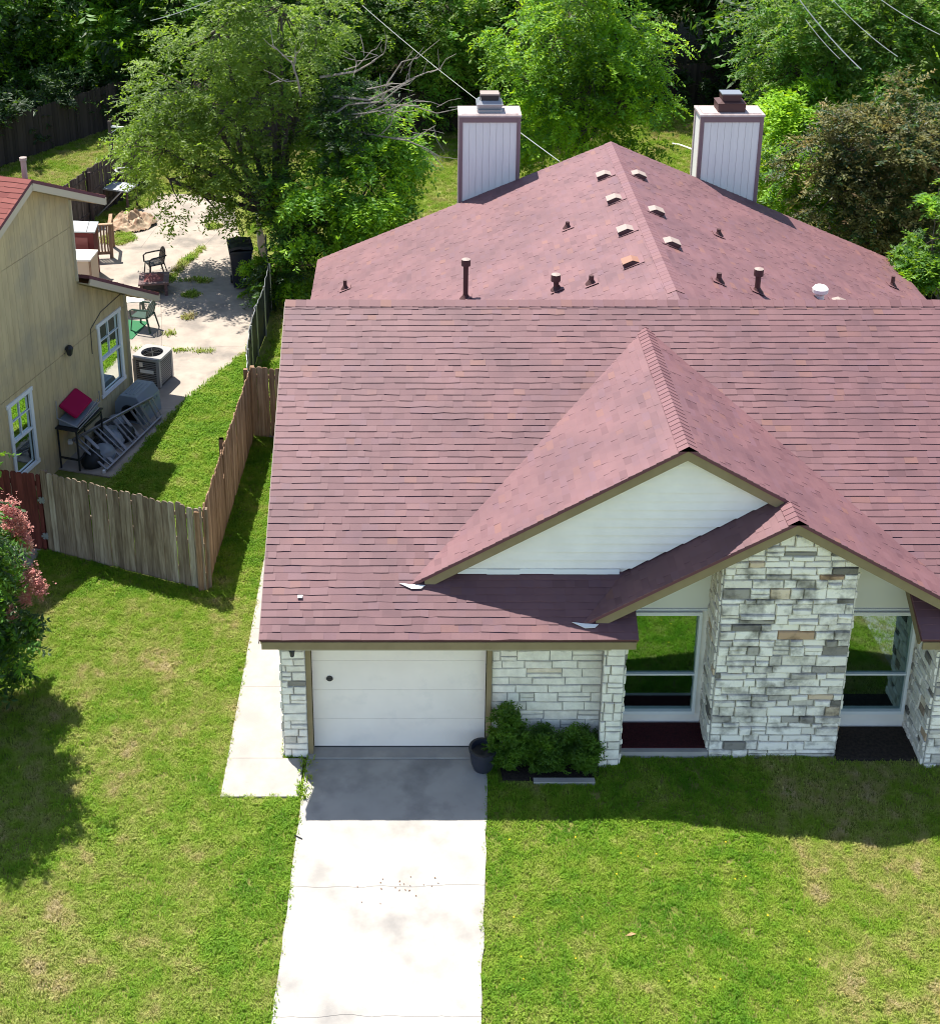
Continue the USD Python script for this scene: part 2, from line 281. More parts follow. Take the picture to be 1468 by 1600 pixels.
pat = Polygon([(-4.86, 8.2), (-4.15, 11.05), (-2.85, 14.25), (-2.52, 14.4), (-2.5, 17.0), (-2.78, 19.2), (-3.2, 21), (-4.0, 22.6), (-4.7, 26.3), (-7.6, 26.5), (-8.3, 24), (-10.5, 20), (-9.5, 15), (-5.2, 12.0), (-6.25, 8.6)])
cuts = [LineString([(-12, 13.9), (0, 14.9)]), LineString([(-12, 17.4), (0, 18.6)]), LineString([(-12, 21.2), (0, 21.9)]), LineString([(-5.75, 18.2), (-4.6, 23.2), (-4.2, 27)]), LineString([(-4.9, 14), (-5.7, 18.3)]), LineString([(-7.2, 18), (-6.4, 27)]), LineString([(-6.8, 11.2), (-3.9, 11.3)])]
parts = [pat]
for c in cuts:
    parts = [g2 for p in parts for g2 in shapely.ops.split(p, c).geoms]
PATIO = parts
slabs('patio', PATIO, .03, M['patio'])
slabs('gate_path', [Polygon([gp(66, 858)[:2], gp(0, 853)[:2], gp(-60, 850)[:2], gp(-60, 900)[:2], gp(0, 905)[:2], gp(45, 890)[:2]])], .02, M['concrete'])
slabs('right_walk', [sbox(9.97, -4.6, 11.2, -1.15)], .03, M['concrete'])

# ---------------------------------------------------------------- roofs
def frame_of(p0, e, s):
    e, s = unit(e), unit(s); return (np.asarray(p0, float), e, s)
def clip_in(fr, pts):
    o, e, s = fr; return Polygon([((V(*p) - o) @ e, (V(*p) - o) @ s) for p in pts])
SH_SINGLE = []
def roof(house, name, pts, e, s, seed, material='shingle', h=.119, tw=(.11, .30), singles=0, thick=.07, hole=None, label=None):
    """a roof plane: deck plus lapped shingle tabs clipped to its outline; e runs along the courses, s up the slope, e x s points outward"""
    fr = frame_of(pts[0], e, s); o, e, s = fr; n = np.cross(e, s); pg = clip_in(fr, pts)
    if hole is not None: pg = pg.difference(clip_in(fr, hole))
    deck = obj(name, MB().poly(pg, fr, -thick, 0), M['deck'], house, label=label)
    r = np.random.default_rng(seed); mb = MB(); pp = shapely.prepared.prep(pg); a0, b0, a1, b1 = pg.bounds; count = 0
    wave = r.normal(0, .004, 400)
    for k in range(int((b1 - b0) / h) + 1):
        lo = b0 + k * h; a = a0 - r.uniform(0, .3)
        while a < a1:
            w = r.uniform(*tw); rect = sbox(a, lo, a + w, lo + h + .012); a += w
            if not pp.intersects(rect): continue
            g2 = rect if pp.contains(rect) else rect.intersection(pg)
            for gg in getattr(g2, 'geoms', [g2]):
                if gg.geom_type != 'Polygon' or gg.area < 2e-4: continue
                c = np.array(gg.exterior.coords)[:-1]
                if Polygon(c).exterior.is_ccw is False: c = c[::-1]
                t = .0115 if r.random() < .62 else .005
                hh = .004 + t * (1 - (c[:, 1] - lo) / (h + .012)); hh = hh + r.uniform(0, .0012)
                bb = c[:, 1] + np.where(c[:, 1] < lo + .01, wave[(np.abs(c[:, 0] * 9).astype(int) + k * 3) % 400], 0)
                top = o + c[:, :1] * e + bb[:, None] * s + hh[:, None] * n
                bot = o + c[:, :1] * e + bb[:, None] * s + 0.0 * n
                m = len(c); f = [[0, i, i + 1] for i in range(1, m - 1)] + [[i, m + i, m + (i + 1) % m] for i in range(m)] + [[i, m + (i + 1) % m, (i + 1) % m] for i in range(m)]
                tone = float(np.clip(r.normal(.45, .16), 0, .84)) if r.random() > .035 else float(r.uniform(.85, 1))
                if count < singles and m == 4:
                    obj('shingle', (np.vstack([top, bot]), np.array(f)), M[material], deck, tone=tone); count += 1
                else: mb.add(np.vstack([top, bot]), np.array(f), tone)
    obj('shingle_field', mb, M[material], deck, kind='stuff')
    return deck
def ridge_caps(parent, a, b, mL, mR, across, seed, step=.15, w=.15, material='ridge', thin=.014):
    """overlapping cap pieces along a ridge from a to b; mL, mR = slopes on the two sides, across = unit vector to the right"""
    a, b, across = V(*a), V(*b), V(*across); d = unit(b - a); L = np.linalg.norm(b - a); r = np.random.default_rng(seed); mb = MB(); t = 0
    while t < L:
        p0 = a + d * t + Z * (.022 + thin); p1 = a + d * min(t + step * 1.15, L) + Z * .020
        l0, l1 = [p - across * w - Z * w * mL for p in (p0, p1)]; r0, r1 = [p + across * w - Z * w * mR for p in (p0, p1)]
        dn = -Z * .02
        mb.add([l0, p0, r0, r1, p1, l1, l0 + dn, p0 + dn, r0 + dn, l1 + dn, r1 + dn], [[0, 1, 4], [0, 4, 5], [1, 2, 3], [1, 3, 4], [0, 6, 7], [0, 7, 1], [1, 7, 8], [1, 8, 2], [0, 5, 9], [0, 9, 6], [2, 8, 10], [2, 10, 3]], float(np.clip(r.normal(.5, .22), 0, 1)))
        if t == 0: mb.add([l0, p0, r0], [[0, 1, 2], [2, 1, 0]], .4)
        t += step
    return obj('ridge_cap', mb, M[material], parent, kind='stuff')

house = thing('duplex_house', 'white limestone duplex with a mauve shingle roof, two front gables and two chimneys', 'house')
m = .582; ye, ze, yr = -.451, 2.541, 4.95; zr = ze + m * (yr - ye); XL, XR = -.70, 15.28
zm = lambda y: ze + m * (y - ye)
XD, YD, ZD = 5.692, .289, 5.391                 # upper front gable: ridge x, face y, ridge z
XG, YG = 7.27, -.25; ZG = ZD - m * (XG - XD)      # lower front gable shares its right slope
SF = unit(V(0, 1, m))
roof(house, 'main_roof', [(XL, ye, ze), (5.0, ye, ze), (5.0, .6, zm(.6)), (9.25, .6, zm(.6)), (9.25, ye, ze), (XR, ye, ze), (XR, yr, zr), (XL, yr, zr)], X, SF, 1, singles=240, thick=.05)
mbk = .43
XB, ZB, YB = 6.411, 5.631, 14.58; WB = 7.29; ZEB = ZB - mbk * WB
#obj('rear_roof', MB().poly(clip_in((V(XL, yr, zr), -X, unit(V(0, 1, -m))), [(XL, yr, zr), (XR, yr, zr), (XR, yr + 2.6, zr - 2.6 * m), (XL, yr + 2.6, zr - 2.6 * m)]), (V(XL, yr, zr), -X, -unit(V(0, -1, m))), -.0, .10), M['deck'], house) if False else None
roof(house, 'rear_slope', [(XR, yr + 2.9, zr - 2.9 * m), (XL, yr + 2.9, zr - 2.9 * m), (XL, yr, zr), (XR, yr, zr)], -X, unit(V(0, -1, m)), 2)
ridge_caps(house, (XL, yr, zr), (XR, yr, zr), m, m, (0, 1, 0), 3, step=.19, w=.13, thin=.008)
YM = ye + (ZD - ze) / m                          # where the upper gable's ridge meets the main slope
xf = XD - (ZD - zm(YD)) / m
SL, SR = unit(V(1, 0, m)), unit(V(-1, 0, m))
rs = lambda x: ZD - m * (x - XD)
roof(house, 'upper_gable_roof', [(xf, YD, zm(YD)), (XD, YD, ZD), (XD, YM, ZD)], -Y, SL, 4, singles=60, thick=.045)
xg_end = XD + YM - YG
roof(house, 'gable_right_roof', [(xg_end, YG, rs(xg_end)), (XD, YM, ZD), (XD, YD, ZD), (XG, YD, ZG), (XG, YG, ZG)], Y, SR, 5, thick=.045)
xl_foot = XG - (ZG - zm(YG)) / m
ylv = ye + (ZG - ze) / m
roof(house, 'lower_gable_roof', [(xl_foot, YG, zm(YG)), (XG, YG, ZG), (XG, .47, ZG), (XG, min(ylv, .5) + 0.0, ZG), (xl_foot + .75, .5, ZG - m * (XG - xl_foot - .75))], -Y, SL, 6, thick=.045)
ridge_caps(house, (XD, YD, ZD), (XD, YM, ZD), m, m, (1, 0, 0), 7, step=.125, thin=.009)
ridge_caps(house, (XG, YG, ZG), (XG, YD, ZG), m, m, (1, 0, 0), 8, step=.125, thin=.009)
# back wing
BY0 = 4.9
roof(house, 'back_roof', [(XB - WB, YB, ZEB), (XB - WB, BY0, ZEB), (XB, BY0, ZB), (XB, YB, ZB)], -Y, unit(V(1, 0, mbk)), 9, thick=.09)
roof(house, 'back_roof', [(XB + WB, BY0, ZEB), (XB + WB, YB, ZEB), (XB, YB, ZB), (XB, BY0, ZB)], Y, unit(V(-1, 0, mbk)), 10, thick=.09)
ridge_caps(house, (XB, BY0 + .6, ZB), (XB, YB, ZB), mbk, mbk, (1, 0, 0), 11, step=.16, w=.16, thin=.001)
zbl = lambda x: ZB - mbk * abs(x - XB)

# fascias, soffits, flashing
def fascia(pts, d=.15, t=.03, name='fascia', material='trim', drop=.09, off=V(0, 0, 0)):
    mb = MB()
    for a, b in zip(pts[:-1], pts[1:]):
        a, b = V(*a) + off, V(*b) + off; dirn = unit(b - a); side = unit(np.cross(dirn, Z)); up = np.cross(side, dirn)
        mb.beam(a - up * (drop + d / 2) , b - up * (drop + d / 2), t, d)
    return obj(name, mb, M[material], house)
fascia([(XL + .03, ye + .03, ze), (4.97, ye + .03, ze)], d=.13, drop=.055)
fascia([(9.28, ye + .03, ze), (XR, ye + .03, ze)], d=.13, drop=.055)
fascia([(XL + .02, ye + .03, ze), (XL + .02, yr, zr)], d=.15, drop=.055)
def chevron(xa, xr, xb, zr_, y, d=.17, drop=.048):
    l = lambda x, o: (x, zr_ - m * abs(x - xr) - o)
    obj('fascia', MB().poly(Polygon([l(xa, drop), l(xr, drop), l(xb, drop), l(xb, drop + d), l(xr, drop + d), l(xa, drop + d)]), FRONT(y + .045), 0, .03), M['trim'], house)
    obj('gable_soffit', MB().poly(Polygon([l(xa, drop + .02), l(xr, drop + .02), l(xb, drop + .02), l(xb, drop + .04), l(xr, drop + .04), l(xa, drop + .04)]), FRONT(y + .21), 0, .16), M['soffit'], house)
chevron(xf + .25, XD, XG - .08, ZD, YD); chevron(xl_foot + .22, XG, xg_end - .2, ZG, YG)
fascia([(XB - WB + .02, BY0 + 2, ZEB), (XB - WB + .02, YB, ZEB)], material='flash', d=.12)
fascia([(XB + WB - .02, BY0 + 2, ZEB), (XB + WB - .02, YB, ZEB)], material='flash', d=.12)
fascia([(XB - WB, YB - .03, ZEB), (XB, YB - .03, ZB)]); fascia([(XB + WB, YB - .03, ZEB), (XB, YB - .03, ZB)])
# thin drip strip that shows as the pale left rake
obj('drip_edge', MB().beam((XL - .006, ye, ze - .05), (XL - .006, yr, zr - .05), .01, .10), M['ventpink'], house)
obj('soffit', MB().box((2.1, -.2, 2.33), (5.0, .42, .02)).box((12.3, -.2, 2.33), (5.6, .42, .02)), M['soffit'], house)
def flash(c, pts): return obj('flashing', MB().add(pts, [[0, 1, 2], [0, 2, 3]]), M['flash'], house)
zz = lambda x, y: zm(y) + .035
for (x0, y0) in ((xf, YD), (xl_foot, YG)):
    f_ = [(x0 - .14, y0 + .03), (x0 + .05, y0 - .05), (x0 + .20, y0 - .045), (x0 + .26, y0 + .0), (x0 + .05, y0 + .01)]
    obj('flashing', MB().poly(Polygon([( (V(a, b) - V(x0, y0))[0], (V(a, b) - V(x0, y0))[1] / SF[1]) for a, b in f_]), (V(x0, y0, zm(y0)), X, SF), .022, .036), M['flash'], house)

# walls
obj('wall', MB().box((-.39, 7.25, 1.2), (.06, 14.3, 2.4)), M['cream'], house); obj('wall', MB().box((15.0, 7.2, 1.2), (.06, 14.6, 2.4)), M['cream'], house)
gp_ = Polygon([(-.4, 0), (14.98, 0), (14.98, zbl(14.98) - .12), (XB, ZB - .12), (-.4, zbl(-.4) - .12)])
obj('rear_wall', MB().poly(gp_, FRONT(14.42), 0, .06), M['cream'], house)
# upper gable: lapped siding boards
Ysid = .47; ztop = ZD - .10
tri = Polygon([(XD - (ZD - .10 - zm(Ysid)) / m, zm(Ysid)), (XD, ZD - .10), (XG + .3, rs(XG + .3) - .10), (XG + .3, 3.0)])
low = Polygon([(0, 0), (0, zm(Ysid) + .01), (4.83, zm(Ysid) + .01), (XG, ZG + .02), (XG + 1, ZG + .02 - m), (XG + 1, 0)])
gab = tri.difference(low)
gs = obj('gable_siding', MB().poly(gab, FRONT(Ysid + .03), 0, .02), M['white'], house)
z = zm(Ysid) + .1; k = 0
while z < ZD:
    bd = gab.intersection(sbox(-5, z + .002, 20, z + .148))
    for gg in getattr(bd, 'geoms', [bd]):
        if gg.geom_type != 'Polygon' or gg.area < .01: continue
        m3 = trimesh.creation.extrude_polygon(gg, .01, engine='earcut'); v = np.array(m3.vertices)
        y_ = np.where(v[:, 2] > .005, .008 + .024 * (1 - (v[:, 1] - z) / .15), 0)
        obj('siding_board', (np.stack([v[:, 0], Ysid + .01 - y_, v[:, 1]], 1), m3.faces[:, ::-1]), M['white'], gs)
    z += .15
bl = MB()
x = 2.3
while x < 4.78:
    w = rng.uniform(.2, .6); bl.box(((x + min(x + w, 4.8)) / 2, Ysid - .02, zm(Ysid) + .05 + rng.uniform(-.006, .006)), (min(w, 4.8 - x), .025, .09)); x += w
obj('base_flashing', bl, M['flash'], house)

# ---- stone work
STONES = [0]
def stones(parent, region, fr, seed, rows=(.085, .19), widths=(.22, .62), depth=(.018, .045), material='stone', dark=0.0, group_all=False, jit=.010):
    """irregular coursed stones that fill a polygon region given in the frame; every stone is a mesh of its own"""
    o, ea, eb = fr; n = np.cross(ea, eb); r = np.random.default_rng(seed); a0, b0, a1, b1 = region.bounds
    mort = obj('mortar_wall', MB().poly(region, fr, -.06, .004), M['mortar'], parent)
    rest = MB(); z = b0
    cells = []
    while z < b1 - .02:
        h = r.uniform(*rows); h = b1 - z if b1 - z - h < rows[0] * .7 else h
        x = a0 - r.uniform(0, .15)
        while x < a1:
            w = r.uniform(*widths) * (1.15 if h > .14 else .95)
            if a1 - (x + w) < .12: w = a1 - x
            if h > .165 and r.random() < .30 and w > .2:
                c = r.uniform(.4, .6); cells += [(x, z, w, h * c), (x, z + h * c, w, h * (1 - c))]
            elif h > .15 and r.random() < .25 and w > .36:
                c = r.uniform(.4, .6); cells += [(x, z, w * .45, h), (x + w * .45, z, w * .55, h * c), (x + w * .45, z + h * c, w * .55, h * (1 - c))]
            else: cells.append((x, z, w, h))
            x += w
        z += h
    for (x, z, w, h) in cells:
        gg = sbox(x, z, x + w, z + h).intersection(region)
        if gg.is_empty or gg.geom_type != 'Polygon' or gg.area < .002: continue
        c = np.array(gg.exterior.coords)[:-1]
        if not gg.exterior.is_ccw: c = c[::-1]
        ins = gg.buffer(-.0075, join_style=2)
        if ins.is_empty or ins.geom_type != 'Polygon': continue
        c = np.array(ins.exterior.coords)[:-1]; c = c if ins.exterior.is_ccw else c[::-1]
        # an extra point on each long side keeps the outline from being a clean rectangle
        cc = []
        for i in range(len(c)):
            p, q2 = c[i], c[(i + 1) % len(c)]; cc.append(p + r.uniform(-jit, jit, 2) * .6)
            if np.linalg.norm(q2 - p) > .2: cc.append((p + q2) / 2 + r.uniform(-jit, jit, 2) * .45)
        c = np.array(cc); mid = c.mean(0); mm = len(c)
        d = r.uniform(*depth); i1 = mid + (c - mid) * (1 - .010 / np.maximum(np.abs(c - mid), .02).clip(.02)); 
        tops = d + r.normal(0, .004, mm)
        def w3(a, dd): return o + a[:, :1] * ea + a[:, 1:] * eb + np.reshape(dd, (-1, 1)) * n
        v = np.vstack([w3(c, np.zeros(mm)), w3(c, np.full(mm, d * .65)), w3(i1, tops), w3(mid[None], [d + .003])])
        f = []
        for k2 in (0, 1):
            for i in range(mm):
                j = (i + 1) % mm; f += [[k2 * mm + i, k2 * mm + j, (k2 + 1) * mm + j], [k2 * mm + i, (k2 + 1) * mm + j, (k2 + 1) * mm + i]]
        f += [[2 * mm + i, 2 * mm + (i + 1) % mm, 3 * mm] for i in range(mm)]
        u_ = r.random()
        if u_ < dark: tone = r.uniform(0.0, .3)
        elif u_ > .975: tone = r.uniform(.9, 1.0)
        else: tone = r.uniform(.42, .86)
        if STONES[0] < 297 and not group_all:
            STONES[0] += 1; obj('stone', (v, np.array(f)), M[material], mort, tone=tone)
        else: rest.add(v, np.array(f), tone)
    if rest.v: obj('stone_field', rest, M[material], mort, kind='stuff')
    return mort
YC0 = -.06
ux = lambda x: rs(x) - .20 if x > XG else ZG - m * (XG - x) - .20
col = Polygon([(6.29, -.02), (8.30, -.02), (8.30, ux(8.30)), (XG, ux(XG)), (6.29, ux(6.29))])
stones(house, col, FRONT(YC0), 21, depth=(.014, .058), rows=(.085, .20), widths=(.16, .50), material='stained_stone', dark=.12)
stones(house, sbox(2.83, .35, 4.55, 2.31), FRONT(.02), 22, rows=(.12, .19), widths=(.24, .50), depth=(.012, .034))
stones(house, sbox(-.43, 0, -.055, 2.31), FRONT(-.06), 23, rows=(.10, .19), widths=(.16, .36), dark=.08)
stones(house, sbox(4.51, -.02, 4.84, 2.31), FRONT(-.27), 24, rows=(.15, .21), widths=(.12, .22), dark=.03)
stones(house, sbox(9.64, -.02, 10.4, 2.31), FRONT(-.27), 25, rows=(.08, .18), widths=(.16, .4), dark=.3, material='stained_stone')
stones(house, sbox(2.83, 0, 4.55, .35), FRONT(.02), 26, rows=(.13, .18), depth=(.012, .026), group_all=True)
LEFTF = lambda x: (V(x, 0, 0), -Y, Z)     # faces -x
lf = stones(house, sbox(-.62, 0, .06, ux(6.29)), LEFTF(6.29), 27, rows=(.09, .17), widths=(.12, .3), group_all=True, dark=.05)
stones(house, sbox(-.62, 0, .27, 2.31), LEFTF(9.64), 28, rows=(.08, .15), widths=(.12, .3), group_all=True, dark=.1)
stones(house, sbox(-.5, 0, .06, 2.31), LEFTF(-.43), 29, rows=(.09, .17), widths=(.12, .3), group_all=True, dark=.05)
RIGHTF = lambda x: (V(x, 0, 0), Y, Z)
stones(house, sbox(-.27, 0, .55, 2.31), RIGHTF(4.84), 30, rows=(.1, .17), widths=(.12, .3), group_all=True, dark=.05)
stones(house, sbox(-.06, 0, .62, ux(8.3)), RIGHTF(8.30), 32, rows=(.1, .17), widths=(.12, .3), group_all=True, dark=.05)
obj('wall_core', MB().box((4.68, .15, 1.15), (.28, .74, 2.3)).box((10.05, .2, 1.15), (.76, .7, 2.3)), M['mortar'], house)

# ---- garage door
obj('door_trim', MB().box((-.015, -.02, 1.2), (.075, .10, 2.28)), M['trim'], house)
obj('door_trim', MB().box((2.79, -.02, 1.2), (.075, .10, 2.28)), M['trim'], house)
gd = obj('garage_door', MB().box((1.385, .135, 1.23), (2.72, .03, 2.3)), M['white_door'], house)
for i in range(4):
    z0 = .07 + i * .555
    mb = MB().box((1.385, .105, z0 + .275), (2.715, .03, .5515))
    obj('door_panel', mb, M['white_door'], gd)
obj('handle', MB().lathe([(0, .0), (.05, .0), (.05, .012), (.0, .014)], sides=14).add([[-.055, -.012, .02], [.055, -.012, .02], [.055, .012, .02], [-.055, .012, .02]], [[0, 1, 2, 3]]), M['black'], gd)
hd = stage.GetPrimAtPath(P(gd) + '/handle'); xf2 = UsdGeom.Xformable(hd); xf2.AddTranslateOp().Set(Gf.Vec3d(.30, .086, 1.40)); xf2.AddRotateXOp().Set(90)
obj('door_seal', MB().box((1.385, .11, .065), (2.7, .05, .02)), M['black'], house)
# wall lantern, hose faucet
wl = MB().lathe([(.0, .0), (.03, .0), (.045, .10), (.055, .11), (.03, .16), (.0, .17)], (-.24, -.20, 2.05), 8).beam((-.24, -.06, 2.2), (-.24, -.20, 2.21), .02, .02).box((-.24, -.07, 2.17), (.07, .03, .12))
obj('wall_lantern', wl, M['black'], house)
obj('hose_faucet', MB().lathe([(0, -.05), (.04, -.05), (.045, .02), (.02, .05), (0, .05)], (3.0, -.03, .93), 10).beam((3.0, .02, .87), (3.0, -.06, .87), .03, .03), M['black'], house)

# ---- recessed windows
def window(x0, x1, y, z0, z1, zmid, fr_w=.055):
    w = obj('window', MB().box(((x0 + x1) / 2, y + .01, z0 - .03), (x1 - x0 + .1, .09, .06)).box(((x0 + x1) / 2, y + .01, z1 + .03), (x1 - x0 + .1, .09, .06))
            .box((x0 - .025, y + .01, (z0 + z1) / 2), (.05, .09, z1 - z0)).box((x1 + .025, y + .01, (z0 + z1) / 2), (.05, .09, z1 - z0)).box(((x0 + x1) / 2, y + .0, zmid), (x1 - x0, .05, .026)), M['frame'], house)
    for a, b in ((z0, zmid - .0175), (zmid + .0175, z1)):
        tl = .022 if a > z0 + .1 else .0          # the upper sash sits slightly out of plumb
        obj('pane', MB().box(((x0 + x1) / 2, y + .035 + .5 * tl, (a + b) / 2), (x1 - x0, .006, b - a), np.array([[1, 0, 0], [0, 1, 2 * tl], [0, -2 * tl, 1]])), M['glass'], w)
    obj('dark_interior', MB().box(((x0 + x1) / 2, y + .55, (z0 + z1) / 2), (x1 - x0 + .4, .02, z1 - z0 + .4)).box((x0 - .2, y + .3, (z0 + z1) / 2), (.02, .5, z1 - z0 + .4)).box((x1 + .2, y + .3, (z0 + z1) / 2), (.02, .5, z1 - z0 + .4))
        .box(((x0 + x1) / 2, y + .3, z0 - .2), (x1 - x0 + .4, .5, .02)).box(((x0 + x1) / 2, y + .3, z1 + .2), (x1 - x0 + .4, .5, .02)), M['dark'], w)
    # pale blind that shows behind the lower sash
    return w
YW = .56
for (x0, x1) in ((4.86, 6.27), (8.32, 9.62)):
    gx0, gx1 = (4.95, 6.12) if x0 < 6 else (8.42, 9.52)
    window(gx0, gx1, YW, .38, 2.24, 1.10)
    zt = (lambda x: ZG - m * (XG - x) - .1) if x0 < 6 else (lambda x: rs(x) - .1)
    pn = Polygon([(x0, 2.32), (x1, 2.32), (x1, zt(x1)), (x0, zt(x0))])
    obj('gable_panel', MB().poly(pn, FRONT(YW + .06), 0, .03), M['cream'], house)
    obj('panel_batten', MB().box(((x0 + x1) / 2, YW + .02, 2.325), (x1 - x0, .03, .03)), M['frame'], house)
    obj('skirt_panel', MB().box(((x0 + x1) / 2, YW + .045, .16), (x1 - x0, .03, .34)), M['white'], house)
    obj('window_casing', MB().box(((x0 + gx0 - .05) / 2, YW + .04, 1.3), (max(gx0 - .05 - x0, .01), .04, 2.0)), M['white'], house); obj('window_casing', MB().box(((gx1 + .05 + x1) / 2, YW + .04, 1.3), (max(x1 - gx1 - .05, .01), .04, 2.0)), M['white'], house)
fascia([(4.985, ye + .03, ze), (4.985, .55, zm(.55))], d=.15, drop=.055)
fascia([(9.265, ye + .03, ze), (9.265, .55, zm(.55))], d=.15, drop=.055)

# ---- chimneys
def chimney(x0, x1, y0, y1, zt, cap_dark, label):
    zb_ = 0.0
    ch = obj('chimney', MB().box(((x0 + x1) / 2, (y0 + y1) / 2, zt / 2 - .02), (x1 - x0 - .03, y1 - y0 - .03, zt - .04)), M['chimwhite'], house, label=label)
    n_ = 8; w = (x1 - x0 - .16) / n_
    for i in range(n_):
        xa = x0 + .08 + i * w; zlow = min(zbl(xa), zbl(xa + w)) - .1
        obj('siding_board', MB().box((xa + w / 2, y0 + .008, (zlow + zt - .14) / 2), (w - .007, .014, zt - .14 - zlow)), M['chimwhite'], ch)
    zl = min(zbl(x0), zbl(x1)) - .1
    obj('corner_trim', MB().box((x0 + .04, y0, (zl + zt) / 2), (.085, .03, zt - zl)).box((x1 - .04, y0, (zl + zt) / 2), (.085, .03, zt - zl)).box(((x0 + x1) / 2, y0, zt - .07), (x1 - x0 - .16, .03, .14)), M['mauve_trim'], ch)
    ys = (y0 + y1) / 2; side = MB()
    for xs in (x0, x1):
        side.box((xs, y0 + .05, zt / 2 + 1.5), (.03, .07, zt - 3)).box((xs, y1 - .04, zt / 2 + 1.5), (.03, .08, zt - 3))
    obj('side_trim', side, M['chimcap'], ch)
    obj('chimney_cap', MB().box(((x0 + x1) / 2, ys, zt + .025), (x1 - x0 + .06, y1 - y0 + .06, .05)).box(((x0 + x1) / 2, ys, zt + .06), (x1 - x0 - .1, y1 - y0 - .1, .02)), M['chimcap'], ch)
    cx = (x0 + x1) / 2; mm_ = M['brownpipe'] if cap_dark else M['galv']
    z0 = zt + .07
    def fr4(w0, d0, z0, w1, d1, z1):
        v = [[cx + sx * w / 2, ys + sy * d / 2, zz_] for (w, d, zz_) in ((w0, d0, z0), (w1, d1, z1)) for sx, sy in ((-1, -1), (1, -1), (1, 1), (-1, 1))]
        return v, [[0, 1, 5, 4], [1, 2, 6, 5], [2, 3, 7, 6], [3, 0, 4, 7], [4, 5, 6, 7], [3, 2, 1, 0]]
    if cap_dark:
        obj('flue_cap', MB().add(*fr4(.66, .52, z0, .68, .54, z0 + .22)).add(*fr4(.70, .56, z0 + .22, .46, .34, z0 + .27)).add(*fr4(.46, .34, z0 + .27, .48, .36, z0 + .42)), mm_, ch)
        obj('flue_lid', MB().box((cx, ys, z0 + .435), (.50, .38, .03)), M['galv'], ch)
    else:
        obj('flue_cap', MB().add(*fr4(.62, .50, z0, .62, .50, z0 + .06)).add(*fr4(.52, .42, z0 + .06, .66, .54, z0 + .20)).add(*fr4(.66, .54, z0 + .20, .50, .36, z0 + .28)), mm_, ch); obj('flue_louvre', MB().add(*fr4(.42, .32, z0 + .27, .46, .34, z0 + .41)), M['black'], ch)
        obj('flue_lid', MB().box((cx, ys, z0 + .43), (.46, .34, .035)).beam((cx - .24, ys - .1, z0 + .27), (cx - .24, ys - .1, z0 + .46), .02, .02).beam((cx + .24, ys - .1, z0 + .27), (cx + .24, ys - .1, z0 + .46), .02, .02), M['ventpink'], ch)
    return ch
chimney(2.68, 4.17, 14.60, 15.38, 6.27, False, 'chimney on the left side of the back roof with a pale metal cap')
chimney(8.60, 10.13, 14.62, 15.42, 6.27, True, 'chimney on the right side of the back roof with a dark brown cap')

# ---- vents on the back roof
def pipe(x, y, h, r, cap=True, lean=0.0, label=None, material='brownpipe'):
    z0 = zbl(x); p = MB().tube([(x, y, z0 - .1), (x - lean, y, z0 + h)], r, 10)
    p.lathe([(r * 2.4, -.01), (r * 1.5, .05), (r * 1.05, .09)], (x, y, z0 + .01), 10)
    pp = obj('vent_pipe', p, M[material], house, label=label)
    if cap: obj('rain_cap', MB().lathe([(r * .9, -.12), (r * 1.75, -.10), (r * 1.75, .03), (0, .05)], (x - lean, y, z0 + h), 12), M[material], pp); obj('cap_top', MB().lathe([(r * 1.7, .0), (0, .025)], (x - lean, y, z0 + h + .04), 12), M['ventpink'], pp)
    obj('boot', MB().poly(sbox(-.14, -.13, .14, .13), (V(x, y, z0 + .028), unit(V(1, 0, mbk if x < XB else -mbk)), Y), 0, .006), M['ridge'], pp, tone=.4)
pipe(2.67, 8.75, .86, .055); pipe(4.44, 7.48, .30, .055, lean=.03); pipe(5.07, 7.15, .19, .05, False); pipe(4.93, 10.33, .16, .045, False); pipe(-.04, 11.9, .23, .045, False)
pipe(8.23, 10.27, .16, .045, False); pipe(7.54, 7.03, .20, .05, False); pipe(8.41, 7.41, .46, .055); pipe(12.84, 12.05, .26, .045, False)
def boxvent(x, y, side, material='ventpink'):
    z0 = zbl(x); e = V(side, 0, -mbk); e = unit(e); n_ = unit(V(side * mbk, 0, 1)); o = V(x, y, z0)
    w, d, h = .17, .145, .115
    v = [o - e * .17 - Y * d, o + e * w - Y * d, o + e * w + Y * d, o - e * .17 + Y * d]
    t = [o - e * .02 - Y * .14 + n_ * h, o + e * (w + .02) - Y * (d + .01) + n_ * h, o + e * (w + .02) + Y * (d + .01) + n_ * h, o - e * .02 + Y * .14 + n_ * h]
    b = obj('roof_vent', MB().add([t[0], t[1], t[2], t[3], v[0], v[3]], [[0, 1, 2], [0, 2, 3], [0, 3, 5], [0, 5, 4]]).add([q_ + n_ * -.012 for q_ in t], [[2, 1, 0], [3, 2, 0]]), M[material], house, label='rust coloured roof vent nearest the front ridge' if material == 'ventorange' else None)
    obj('louvre', MB().add([v[0], v[1], t[1] - n_ * .014, t[0] - n_ * .014, v[3], v[2], t[2] - n_ * .014, t[3] - n_ * .014], [[0, 1, 2, 3], [7, 6, 5, 4], [1, 5, 6, 2]]), M['brownpipe'], b)
    obj('vent_flange', MB().poly(sbox(-.22, -.19, .23, .19), (o + n_ * .022, e if side > 0 else -e, Y), 0, .005), M['ridge'], b, tone=.6)
for (x, y) in ((6.02, 12.48), (6.04, 10.84), (6.02, 8.96)): boxvent(x, y, -1)
boxvent(5.9, 7.37, -1, 'ventorange')
for (x, y) in ((6.72, 12.4), (6.74, 10.03), (6.76, 8.21)): boxvent(x, y, 1)
